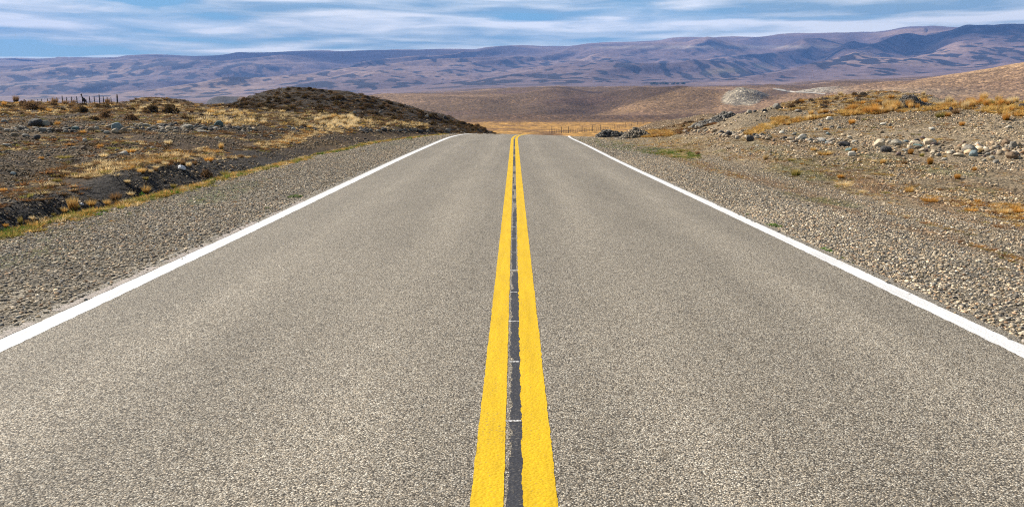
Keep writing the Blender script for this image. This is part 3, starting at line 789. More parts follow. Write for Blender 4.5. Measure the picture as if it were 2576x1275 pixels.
def shrub_mesh(n, seed, mat_leaf, mat_wood, name):
    """low cushion shrub: small leaf faces spread through a dome, on short branching twigs"""
    r = np.random.default_rng(seed); V = []; Fc = []; A = []; MI = []
    lobes = [(r.uniform(-.5, .5), r.uniform(-.5, .5), r.uniform(.55, 1.0), r.uniform(.45, .7)) for _ in range(6)]
    for i in range(n):
        lx, ly, lh, lr = lobes[r.integers(0, 6)]
        d = r.normal(size=3); d /= np.linalg.norm(d); d[2] = abs(d[2]); q = r.uniform(.55, 1) ** .5
        p = np.array([lx + d[0] * lr * q, ly + d[1] * lr * q, .04 + d[2] * lh * q * .95])
        up = d + r.normal(0, .5, 3) + np.array([0, 0, .4]); up /= np.linalg.norm(up)
        sd_ = np.cross(up, r.normal(size=3)); sd_ /= np.linalg.norm(sd_)
        L = r.uniform(.13, .26); W = r.uniform(.05, .10); s = len(V)
        V += [p - sd_ * W, p + sd_ * W, p + up * L]; Fc.append((s, s + 1, s + 2))
        A += [(.2, r.uniform(), 0)] * 2 + [(1, r.uniform(), 0)]; MI.append(0)
    for i in range(26):
        a = r.uniform(0, 2 * math.pi); rad = r.uniform(.2, .85); h = r.uniform(.3, .75); s = len(V)
        V += [(-.02, 0, -.05), (.02, 0, -.05), (math.cos(a) * rad, math.sin(a) * rad, h)]; Fc.append((s, s + 1, s + 2)); A += [(0, .3, 0)] * 3; MI.append(1)
    me = mesh_np(name, V, Fc, [mat_leaf, mat_wood], np.array(A), False)
    me.polygons.foreach_set('material_index', np.array(MI, np.int32)); return me
SH = {
 'dark': grass_material('dark shrub leaves', (0.018, 0.014, 0.008), (0.060, 0.042, 0.020), (0.135, 0.090, 0.040)),
 'brown': grass_material('brown shrub leaves', (0.035, 0.022, 0.012), (0.13, 0.078, 0.038), (0.25, 0.155, 0.08)),
 'grey': grass_material('grey shrub leaves', (0.035, 0.030, 0.028), (0.12, 0.10, 0.085), (0.22, 0.185, 0.15)),
}
mw, ntw, ow = new_mat('bare twigs'); kw_ = NT(ntw)
kw_.l(kw_.bsdf(kw_.ramp(kw_.noise(kw_.pos(), 12, 2), [(0.3, (0.04, 0.028, 0.018)), (0.7, (0.085, 0.06, 0.04))]), 0.9), ow.inputs['Surface'])
M_TWIG = mw

# ------------------------------------------------------------------ scattering with instances on points (uncountable gravel and ground plants only)
def source_collection(name, meshes):
    c = bpy.data.collections.new(name)
    for i, me in enumerate(meshes):
        o = bpy.data.objects.new('source', me); c.objects.link(o)
    return c

def scatter(name, P, R, S, T, coll, label):
    """points with rotation, scale and tint; every point carries one of the source meshes"""
    me = bpy.data.meshes.new(name); n = len(P)
    me.vertices.add(n); me.vertices.foreach_set('co', np.asarray(P, np.float32).ravel())
    for nm, arr in (('rot', R), ('scl', S)):
        a = me.attributes.new(nm, 'FLOAT_VECTOR', 'POINT'); a.data.foreach_set('vector', np.asarray(arr, np.float32).ravel())
    a = me.attributes.new('tint', 'FLOAT_COLOR', 'POINT')
    c4 = np.ones((n, 4), np.float32); c4[:, :3] = T; a.data.foreach_set('color', c4.ravel())
    a = me.attributes.new('pick', 'INT', 'POINT'); a.data.foreach_set('value', rng.integers(0, 1000, n).astype(np.int32))
    o = bpy.data.objects.new(name, me); link(o, kind='stuff', label=label)
    ng = bpy.data.node_groups.new(name, 'GeometryNodeTree')
    ng.interface.new_socket('Geometry', in_out='INPUT', socket_type='NodeSocketGeometry')
    ng.interface.new_socket('Geometry', in_out='OUTPUT', socket_type='NodeSocketGeometry')
    nn = ng.nodes; L = ng.links.new
    gi = nn.new('NodeGroupInput'); go = nn.new('NodeGroupOutput')
    ci = nn.new('GeometryNodeCollectionInfo'); ci.inputs['Collection'].default_value = coll
    ci.inputs['Separate Children'].default_value = True; ci.inputs['Reset Children'].default_value = True
    ip = nn.new('GeometryNodeInstanceOnPoints'); ip.inputs['Pick Instance'].default_value = True
    def attr(nm, t):
        q = nn.new('GeometryNodeInputNamedAttribute'); q.data_type = t; q.inputs['Name'].default_value = nm
        return q.outputs['Attribute']
    L(gi.outputs[0], ip.inputs['Points']); L(ci.outputs[0], ip.inputs['Instance'])
    L(attr('rot', 'FLOAT_VECTOR'), ip.inputs['Rotation']); L(attr('scl', 'FLOAT_VECTOR'), ip.inputs['Scale'])
    L(attr('pick', 'INT'), ip.inputs['Instance Index'])
    L(ip.outputs[0], go.inputs[0])
    md = o.modifiers.new('scatter', 'NODES'); md.node_group = ng
    return o

STONE_COL = np.array([1.0, .985, .925]) * np.array([(.30, .27, .23), (.36, .33, .29), (.22, .20, .18), (.15, .145, .15), (.11, .11, .12), (.40, .33, .25), (.30, .21, .15), (.46, .43, .39), (.20, .21, .22), (.26, .22, .17)])
STONE_W = np.array([.20, .14, .14, .10, .07, .12, .07, .05, .05, .06]); STONE_W = STONE_W / STONE_W.sum()

def spread(n, ymin, ymax, power=1.0):
    """random ground points seen from the road, denser nearby"""
    u = rng.random(n)
    if power == 0: Y = ymin * (ymax / ymin) ** u
    else: Y = (ymin ** power + u * (ymax ** power - ymin ** power)) ** (1 / power)
    c = rng.uniform(-.86, .86, n)
    return c * Y, Y

PS, SS, TS = [], [], []
def add_stones(X, Y, smin, smax, tint=(1, 1, 1), sk=2.2, sink=.25):
    n = len(X)
    s = smin + (smax - smin) * rng.random(n) ** sk
    Z = H(X, Y); dxr = X - xc(np.minimum(Y, 150)); Z = np.where((dxr > -3.86) & (dxr < 3.64), np.maximum(Z, roadz(dxr, Y)), Z)
    sc = np.stack([s * rng.uniform(.8, 1.3, n), s * rng.uniform(.65, 1.0, n), s * rng.uniform(.42, .72, n)], 1) * .5
    PS.append(np.stack([X, Y, Z + sc[:, 2] * (1 - 2 * sink)], 1)); SS.append(sc)
    col = STONE_COL[rng.choice(len(STONE_COL), n, p=STONE_W)] * np.exp(rng.normal(-.05, .38, n)).clip(.35, 2.2)[:, None] * np.array(tint)
    TS.append(col)

# shoulders
for (ya, yb, n, s0, s1) in ((5.2, 14, 84000, .011, .042), (14, 30, 84000, .015, .044), (30, 62, 36000, .024, .06)):
    Y = np.sqrt(ya ** 2 + rng.random(n) * (yb ** 2 - ya ** 2))
    side = rng.random(n) < .36
    XL = edge_left(Y) + rng.random(n) * (-3.80 + xc(Y) - edge_left(Y) + np.where(rng.random(n) < .03, .16 * rng.random(n), .03 * rng.normal(size=n)))
    XR = xc(Y) + 3.64 - np.where(rng.random(n) < .03, .10 * rng.random(n), 0) + rng.random(n) ** 1.7 * (np.minimum(5.6, .70 * Y - 3.0).clip(.3) if ya > 6 else 5.6)
    X = np.where(side, XL, XR)
    k = (np.abs(X / Y) < (.74 if ya > 6 else 1.3)) & ((np.abs(X - xc(Y) - 6.05) > .42) | (rng.random(n) < .4)) & ((X - xc(Y) < 7.1) | (rng.random(n) < .3))
    add_stones(X[k], Y[k], s0, s1, (1.27, 1.18, 1.04))
n = 36000; Y = rng.uniform(-4, 5.4, n); side = rng.random(n) < .4
X = np.where(side, -3.82 - 3.1 * rng.random(n), 3.64 + rng.random(n) ** 1.5 * 5.5)
add_stones(X, Y, .011, .042, (1.26, 1.18, 1.05))
# left slope (darker) and cut bank, right slope (paler)
for (ya, yb, n, s0, s1) in ((9, 22, 84000, .016, .075), (22, 40, 84000, .022, .11), (40, 80, 40000, .04, .18)):
    X, Y = spread(n, ya, yb, 2)
    L = X < edge_left(Y) - .15; R = X > xc(Y) + 8
    kl = L & (fbm(X / 2.5, Y / 2.5, 401, 3) > -.45) & ((Y < 46) | (rng.random(len(Y)) < .35))
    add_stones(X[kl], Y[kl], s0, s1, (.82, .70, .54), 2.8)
    kr = R & (fbm(X / 2.5, Y / 2.5, 411, 3) + .25 * (Y > 24) > .0)
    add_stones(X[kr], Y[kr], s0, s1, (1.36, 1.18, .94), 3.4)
# the two stony strips where the larger stones lie
for n, cols_, s0, s1, tint in ((1900, [(-40, 318, 340), (300, 312, 336), (560, 310, 334), (820, 316, 334), (1130, 324, 332)], .06, .30, (.72, .68, .62)),
                               (2600, [(1720, 322, 340), (1900, 332, 352), (2100, 345, 368), (2300, 350, 386), (2600, 358, 405)], .05, .26, (1.12, 1.0, .85))):
    a = np.array(cols_, float); px = rng.uniform(a[0, 0], a[-1, 0], n); t = (rng.random(n) + rng.random(n)) / 2
    py = np.interp(px, a[:, 0], a[:, 1]) * (1 - t) + np.interp(px, a[:, 0], a[:, 2]) * t
    pts = []
    ys = np.exp(np.linspace(math.log(18), math.log(70), 500))
    for i in range(0, n, 500):
        pp, qq = px[i:i + 500], py[i:i + 500]
        c, e = ray(pp, qq)
        Yg = np.broadcast_to(ys, (len(pp), 500)); Xg = c[:, None] * Yg
        g = H(Xg.ravel(), Yg.ravel()).reshape(Xg.shape) > CAMH + e[:, None] * Yg
        j = np.argmax(g, 1); ok = g.any(1)
        pts.append(np.stack([c[ok] * ys[j[ok]], ys[j[ok]]], 1))
    pts = np.concatenate(pts); pts = pts[fbm(pts[:, 0] / 1.6, pts[:, 1] / 1.6, 421, 3) + .5 * rng.random(len(pts)) > .30]
    add_stones(pts[:, 0], pts[:, 1], s0, s1, tint, 3.2)
PS = np.concatenate(PS); SS = np.concatenate(SS); TS = np.concatenate(TS)
RS = np.stack([rng.normal(0, .25, len(PS)), rng.normal(0, .25, len(PS)), rng.uniform(0, 6.28, len(PS))], 1)
src = []
for i in range(8):
    V, Fc = stone_shape(2, 500 + i, .28, 9)
    src.append(mesh_np('gravel_source', V, Fc, [M_GRAVEL]))
g_coll = source_collection('gravel sources', src)
scatter('gravel', PS, RS, SS, TS, g_coll, 'loose grey and tan gravel over both shoulders and slopes')
# ------------------------------------------------------------------ placing things on the ground
_YH = np.exp(np.linspace(math.log(7.5), math.log(118), 700))
def hits(px, py):
    """first ground point on each sight line, (n, 3); nan where the line misses the near ground"""
    px = np.asarray(px, float); py = np.asarray(py, float); out = []
    for i in range(0, len(px), 200):
        c, e = ray(px[i:i + 200], py[i:i + 200]); Yg = np.broadcast_to(_YH, (len(c), len(_YH))); Xg = c[:, None] * Yg
        hg = H(Xg.ravel(), Yg.ravel()).reshape(Xg.shape); g = hg - (CAMH + e[:, None] * Yg)
        j = np.argmax(g > 0, 1); ok = (g > 0).any(1) & (j > 0)
        r = np.arange(len(c)); a = g[r, j - 1]; b = g[r, j]; f = np.where(ok, -a / np.where(b - a == 0, 1, b - a), 0)
        Y = _YH[j - 1] + f * (_YH[j] - _YH[j - 1]); X = c * Y
        Z = H(X, Y); P = np.stack([X, Y, Z], 1); P[~ok] = np.nan; out.append(P)
    return np.concatenate(out)

THINGS = []                                   # everything that still needs its words
LANDMARKS = []                                # (px, py, side, phrase)
ALLB = []

PAL = {  # stone colours
 'gr': ((.25, .24, .22), 'grey'), 'dk': ((.085, .085, .09), 'charcoal'), 'pl': ((.43, .41, .36), 'pale grey'), 'wh': ((.62, .60, .55), 'whitish'),
 'tn': ((.36, .285, .20), 'tan'), 'br': ((.20, .145, .10), 'brown'), 'bl': ((.25, .33, .37), 'blue-grey'), 'tl': ((.15, .23, .235), 'teal-grey'),
 'pk': ((.38, .275, .22), 'pinkish'), 'cr': ((.53, .46, .36), 'cream'), 'pu': ((.17, .13, .125), 'purple-brown')}

# measured on the photograph: x, base line, width, height, colour, landmark phrase
def crop(ox, oy, z, rows):
    return [((ox + r[0] / z) / 1.2422, (oy + r[1] / z) / 1.2422, r[2] / z / 1.2422, r[3] / z / 1.2422) + tuple(r[4:]) for r in rows]
BOULDERS = crop(0, 200, 3.1875, [
 (340, 622, 150, 80, 'dk', 'the big humped charcoal boulder'), (445, 620, 82, 60, 'pl'), (507, 618, 36, 46, 'br'), (37, 594, 66, 42, 'gr'), (85, 575, 40, 26, 'tn'), (745, 664, 92, 44, 'tl'),
 (807, 657, 56, 34, 'pk'), (905, 670, 82, 44, 'tn'), (955, 656, 52, 34, 'pl'), (1075, 641, 72, 34, 'tn'), (1157, 664, 100, 82, 'bl', 'the tall blue-grey boulder'), (1135, 690, 72, 48, 'cr'), (1228, 676, 66, 42, 'tn'),
 (1055, 692, 56, 28, 'pl'), (1345, 614, 52, 28, 'gr'), (1447, 632, 92, 38, 'pl'), (1640, 636, 52, 42, 'dk'), (1860, 652, 120, 52, 'pl', 'the broad flat pale boulder'), (1945, 641, 52, 34, 'gr'),
 (2176, 624, 92, 60, 'tl', 'the rounded teal boulder'), (2010, 693, 106, 34, 'pl'), (2360, 648, 50, 30, 'wh'), (2490, 662, 42, 28, 'gr'), (132, 723, 72, 40, 'tn'), (245, 729, 82, 36, 'gr'),
 (362, 754, 68, 50, 'dk', 'the round charcoal stone'), (512, 750, 68, 34, 'tn'), (50, 822, 82, 34, 'pl'), (822, 858, 56, 42, 'br', 'the round brown stone'), (635, 868, 58, 28, 'tn'), (1224, 911, 90, 44, 'wh', 'the flat whitish slab'),
 (1162, 879, 46, 32, 'gr'), (1512, 845, 36, 26, 'wh'), (840, 773, 40, 32, 'wh'), (2155, 751, 42, 28, 'pl'), (125, 1102, 52, 28, 'bl'), (185, 787, 32, 22, 'pk'),
 (1700, 612, 40, 26, 'gr'), (1480, 660, 60, 30, 'gr'), (1530, 668, 60, 28, 'dk'), (1610, 688, 46, 26, 'gr'), (1990, 640, 60, 30, 'gr'), (2090, 665, 60, 30, 'dk'), (2110, 640, 50, 28, 'pl'), (2280, 640, 60, 30, 'br')]) + crop(800, 200, 3.1875, [
 (250, 670, 52, 32, 'gr'), (370, 656, 46, 26, 'wh'), (415, 686, 42, 26, 'dk'), (975, 662, 42, 30, 'gr'), (1060, 672, 44, 22, 'gr'), (1100, 670, 40, 20, 'dk'), (1140, 668, 46, 24, 'gr'),
 (1215, 677, 44, 24, 'pl'), (1270, 670, 62, 32, 'dk'), (1370, 678, 46, 24, 'pl'), (1430, 676, 74, 26, 'gr'), (1540, 668, 44, 24, 'gr'), (1585, 668, 42, 32, 'pl'), (1640, 686, 62, 32, 'dk'),
 (1713, 686, 44, 32, 'gr'), (1815, 673, 34, 24, 'pl'), (1910, 684, 54, 44, 'gr', 'the round grey boulder beside the crest'), (1700, 534, 36, 26, 'wh', 'the whitish stone on the dark hill'), (1880, 548, 34, 34, 'dk'), (980, 492, 40, 24, 'pl'),
 (1660, 612, 44, 24, 'gr'), (2420, 673, 46, 22, 'dk'), (1240, 487, 34, 20, 'gr'), (150, 724, 40, 22, 'gr'), (590, 660, 40, 22, 'gr'), (690, 640, 36, 22, 'gr')]) + crop(1600, 200, 3.1875, [
 (1805, 648, 52, 44, 'gr'), (1836, 642, 32, 32, 'pl'), (2015, 682, 62, 36, 'tn'), (2095, 707, 62, 48, 'dk', 'the round charcoal boulder'), (2164, 719, 58, 52, 'dk'), (2374, 769, 88, 66, 'dk', 'the big charcoal boulder'), (2300, 728, 52, 36, 'tn'),
 (1870, 686, 42, 36, 'cr'), (2512, 752, 50, 36, 'tn'), (1963, 588, 56, 30, 'tn'), (2250, 737, 46, 28, 'cr'), (2118, 721, 46, 30, 'cr'), (2370, 492, 54, 34, 'pl'), (2520, 483, 58, 32, 'dk'), (2425, 482, 40, 24, 'dk'), (1735, 672, 70, 18, 'pl')]) + crop(2400, 200, 3.1875, [
 (97, 448, 78, 60, 'gr', 'the tilted grey boulder on the ridge'), (1428, 259, 44, 34, 'dk', 'the small boulder above the earth mound'), (340, 757, 90, 60, 'wh'), (425, 782, 52, 46, 'gr'), (530, 778, 92, 44, 'wh', 'the oval whitish boulder'), (772, 822, 116, 52, 'dk', 'the wedge-shaped charcoal boulder'),
 (842, 918, 78, 50, 'wh', 'the lone whitish boulder'), (1121, 830, 108, 86, 'cr', 'the big cracked cream boulder'), (1205, 806, 72, 56, 'cr'), (1185, 878, 112, 62, 'dk'), (1289, 813, 100, 64, 'pl'), (1350, 806, 58, 38, 'cr'),
 (1480, 810, 112, 46, 'cr'), (1510, 828, 94, 30, 'tl'), (1622, 812, 136, 84, 'cr', 'the long cream boulder'), (1655, 814, 66, 38, 'pu'), (2030, 892, 132, 88, 'gr', 'the biggest grey boulder'), (2052, 922, 78, 64, 'bl', 'the angular blue-grey boulder'),
 (2385, 814, 82, 68, 'br', 'the upright brown boulder'), (2455, 834, 72, 66, 'gr'), (2500, 826, 68, 48, 'tn'), (1832, 894, 82, 36, 'pl'), (1897, 872, 68, 54, 'tn'), (1910, 921, 116, 38, 'cr'), (1705, 920, 42, 36, 'gr'), (1370, 873, 62, 30, 'pl'),
 (2452, 946, 112, 74, 'br'), (2255, 868, 78, 46, 'tn'), (2185, 870, 72, 26, 'pl'), (2303, 841, 48, 28, 'dk'), (622, 557, 68, 32, 'wh', 'the pale slab on the bank'), (605, 707, 42, 28, 'bl'), (143, 693, 48, 26, 'wh'), (590, 792, 42, 24, 'bl'),
 (1490, 770, 58, 26, 'dk'), (1548, 748, 50, 26, 'pu'), (812, 866, 72, 30, 'tl'), (2240, 946, 62, 32, 'pl'), (1760, 962, 52, 32, 'pl'), (640, 640, 50, 24, 'gr'), (715, 645, 44, 24, 'pl'), (480, 660, 40, 22, 'pl'), (1150, 610, 60, 24, 'wh'),
 (1640, 655, 60, 24, 'wh'), (2400, 640, 60, 26, 'pl'), (1560, 468, 50, 26, 'dk'), (310, 480, 66, 30, 'gr'), (1380, 780, 50, 24, 'bl'), (1830, 465, 40, 40, 'dk'), (2530, 445, 60, 50, 'dk')])
r2 = np.random.default_rng(21)
def rnd_band(n, pts, wr, cols_):
    a = np.array(pts, float); out = []
    for _ in range(n):
        px = r2.uniform(a[0, 0], a[-1, 0]); t = r2.uniform(0, 1)
        py = np.interp(px, a[:, 0], a[:, 1]) * (1 - t) + np.interp(px, a[:, 0], a[:, 2]) * t
        w_ = r2.uniform(*wr); out.append((px, py, w_, w_ * r2.uniform(.42, .75), cols_[r2.integers(len(cols_))]))
    return out
BOULDERS += rnd_band(16, [(0, 322, 336), (300, 316, 336), (640, 314, 334)], (7, 13), ['gr', 'pl', 'tn', 'dk', 'br', 'gr'])
BOULDERS += rnd_band(18, [(640, 314, 334), (900, 318, 336), (1110, 326, 335)], (6, 11), ['gr', 'pl', 'dk', 'gr'])
BOULDERS += rnd_band(16, [(0, 340, 420), (700, 340, 365)], (6, 11), ['gr', 'tn', 'dk', 'pl'])
BOULDERS += rnd_band(46, [(2240, 358, 392), (2400, 360, 404), (2576, 352, 420)], (6, 15), ['tn', 'gr', 'cr', 'pl', 'br', 'pu', 'gr', 'cr'])
BOULDERS += rnd_band(26, [(1760, 322, 354), (1900, 318, 372), (2060, 320, 385), (2240, 325, 395)], (5, 12), ['tn', 'cr', 'pl', 'gr', 'wh'])
BOULDERS += rnd_band(16, [(2000, 285, 330), (2300, 290, 345), (2576, 300, 345)], (6, 10), ['tn', 'cr', 'wh', 'pl', 'gr'])

stone_meshes = {}
def stone_mesh(k):
    if k not in stone_meshes:
        V, Fc = stone_shape(4 if k < 6 else 3, 700 + k, .22 if k % 3 else .30, 7)
        stone_meshes[k] = mesh_np('boulder', V, Fc, [M_STONE])
    return stone_meshes[k]

BP = hits([b[0] for b in BOULDERS], [b[1] for b in BOULDERS])
for i, (b, P) in enumerate(zip(BOULDERS, BP)):
    if np.isnan(P[0]): continue
    px, py, w_, h_, ck = b[:5]; x, y, z = P; s = dist_scale(y)
    big = w_ > 20
    o = bpy.data.objects.new('boulder', stone_mesh(int(r2.integers(0, 6) if big else 6 + r2.integers(0, 6))))
    W = w_ * s * .53; Hh = h_ * s * .62
    dpt = W * r2.uniform(.7, 1.0)
    tilt = r2.normal(0, .10); flip = r2.choice([0, math.pi])
    o.location = (x, y + dpt * .55, z + Hh * .58); o.scale = (W, dpt, Hh)
    o.rotation_euler = (r2.normal(0, .08), tilt, r2.normal(0, .25) + flip)
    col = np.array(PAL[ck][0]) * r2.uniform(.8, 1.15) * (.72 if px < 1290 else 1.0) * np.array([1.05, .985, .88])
    o.color = tuple(col) + (1,)
    link(o, cat='boulder' if w_ > 13 else 'stone', group='boulders and stones strewn beside the road')
    r_ = w_ / h_
    shp = 'flat' if r_ > 2.1 else ('rounded' if r_ < 1.45 else 'oval')
    t = dict(o=o, noun='boulder' if w_ > 13 else 'stone', words='%s %s' % (shp, PAL[ck][1]), px=px, py=py, w=w_, cls=(9.5, 17), side=-1 if px < 1290 else 1)
    if len(b) > 5:
        LANDMARKS.append((px, py, t['side'], b[5])); t['fixed'] = True
        hero = {'the big humped charcoal boulder': 'big humped charcoal boulder touching a pale boulder, far from the road', 'the tall blue-grey boulder': 'tall blue-grey boulder resting among smaller stones on the dark slope',
         'the broad flat pale boulder': 'broad flat pale grey boulder in the stony strip below golden tussocks', 'the rounded teal boulder': 'rounded teal-grey boulder standing above the stony strip below golden tussocks',
         'the round charcoal stone': 'round charcoal stone alone on the open slope below the humped boulder', 'the round brown stone': 'small round brown stone alone on the dark slope', 'the flat whitish slab': 'flat whitish slab on the dark slope midway to the ditch',
         'the round grey boulder beside the crest': 'round grey boulder last in the row beside the road crest', 'the whitish stone on the dark hill': 'small whitish stone halfway up the road end of the dark hill',
         'the round charcoal boulder': 'round charcoal boulder on the pale bank, one of a close dark pair', 'the big charcoal boulder': 'big charcoal boulder low on the pale bank toward the crest', 'the tilted grey boulder on the ridge': 'tilted grey boulder on the ridge line of the pale bank',
         'the small boulder above the earth mound': 'small dark boulder on the skyline just above the dark earth mound', 'the oval whitish boulder': 'oval whitish boulder at the foot of the pale bank', 'the wedge-shaped charcoal boulder': 'wedge-shaped charcoal boulder at the foot of the pale bank',
         'the lone whitish boulder': 'lone whitish boulder lying in front of the stony strip', 'the big cracked cream boulder': 'big cracked cream boulder at the head of the stony strip', 'the long cream boulder': 'long cream boulder leaning on the foot of the pale bank',
         'the biggest grey boulder': 'biggest grey boulder of the stony strip, beside a blue-grey one', 'the angular blue-grey boulder': 'angular blue-grey boulder against the biggest grey boulder', 'the upright brown boulder': 'upright brown boulder leaning into the pale bank',
         'the pale slab on the bank': 'pale slab lying halfway up the pale bank'}[b[5]]
        o['label'] = hero
    if not t.get('fixed'): THINGS.append(t)
    ALLB.append(t)

# ------------------------------------------------------------------ grass tufts and shrubs, each a thing of its own
TUFT = {}
TUFTS_PUT = []
def tuft_mesh(kind, v):
    key = (kind, v)
    if key not in TUFT:
        n, lean, hm = ((230, .60, .55), (210, .80, .45), (250, .45, .6), (200, .95, .4))[v % 4]
        V, Fc, A = blades(n, 900 + v + 17 * len(kind), .9, lean, hm, .055)
        TUFT[key] = mesh_np('grass_tuft', V, Fc, [GR[kind]], A, False)
    return TUFT[key]
SHRUB = {}
def shrub_m(kind, v):
    key = (kind, v)
    if key not in SHRUB: SHRUB[key] = shrub_mesh(520, 40 + v, SH[kind], M_TWIG, 'shrub')
    return SHRUB[key]

KW = {'golden': 'golden', 'straw': 'pale straw-coloured', 'orange': 'orange', 'olive': 'olive-yellow', 'brown': 'brown', 'green': 'green', 'dark': 'dark', 'grey': 'grey'}
def put_tuft(px, py, w_, h_, kind, label=None, mark=None, P=None):
    P = P if P is not None else hits([px], [py])[0]
    if np.isnan(P[0]): return
    x, y, z = P; s = dist_scale(y); v = int(r2.integers(0, 4))
    o = bpy.data.objects.new('grass_tuft', tuft_mesh(kind, v))
    W = w_ * s * .56; o.location = (x, y, z - .02); o.scale = (W, W, h_ * s * 1.6); o.rotation_euler = (0, 0, r2.uniform(0, 6.28))
    link(o, cat='grass tuft', group='tussock grass beside the road')
    t = dict(o=o, noun='grass tuft', words=KW[kind], px=px, py=py, w=w_, cls=(11, 20), side=-1 if px < 1290 else 1)
    if mark: LANDMARKS.append((px, py, t['side'], mark))
    if label: o['label'] = label
    else: THINGS.append(t); TUFTS_PUT.append((w_ * h_, t, P, kind, W, h_ * s))

def put_shrub(px, py, w_, h_, kind, label=None, mark=None, P=None):
    P = P if P is not None else hits([px], [py])[0]
    if np.isnan(P[0]): return
    x, y, z = P; s = dist_scale(y)
    o = bpy.data.objects.new('shrub', shrub_m(kind, int(r2.integers(0, 4))))
    W = w_ * s * .43; o.location = (x, y, z - .03); o.scale = (W, W, h_ * s * .78); o.rotation_euler = (0, 0, r2.uniform(0, 6.28))
    link(o, cat='shrub', group='low cushion shrubs')
    t = dict(o=o, noun='cushion shrub', words=KW[kind], px=px, py=py, w=w_, cls=(12, 22), side=-1 if px < 1290 else 1)
    if mark: LANDMARKS.append((px, py, t['side'], mark))
    if label: o['label'] = label
    else: THINGS.append(t)

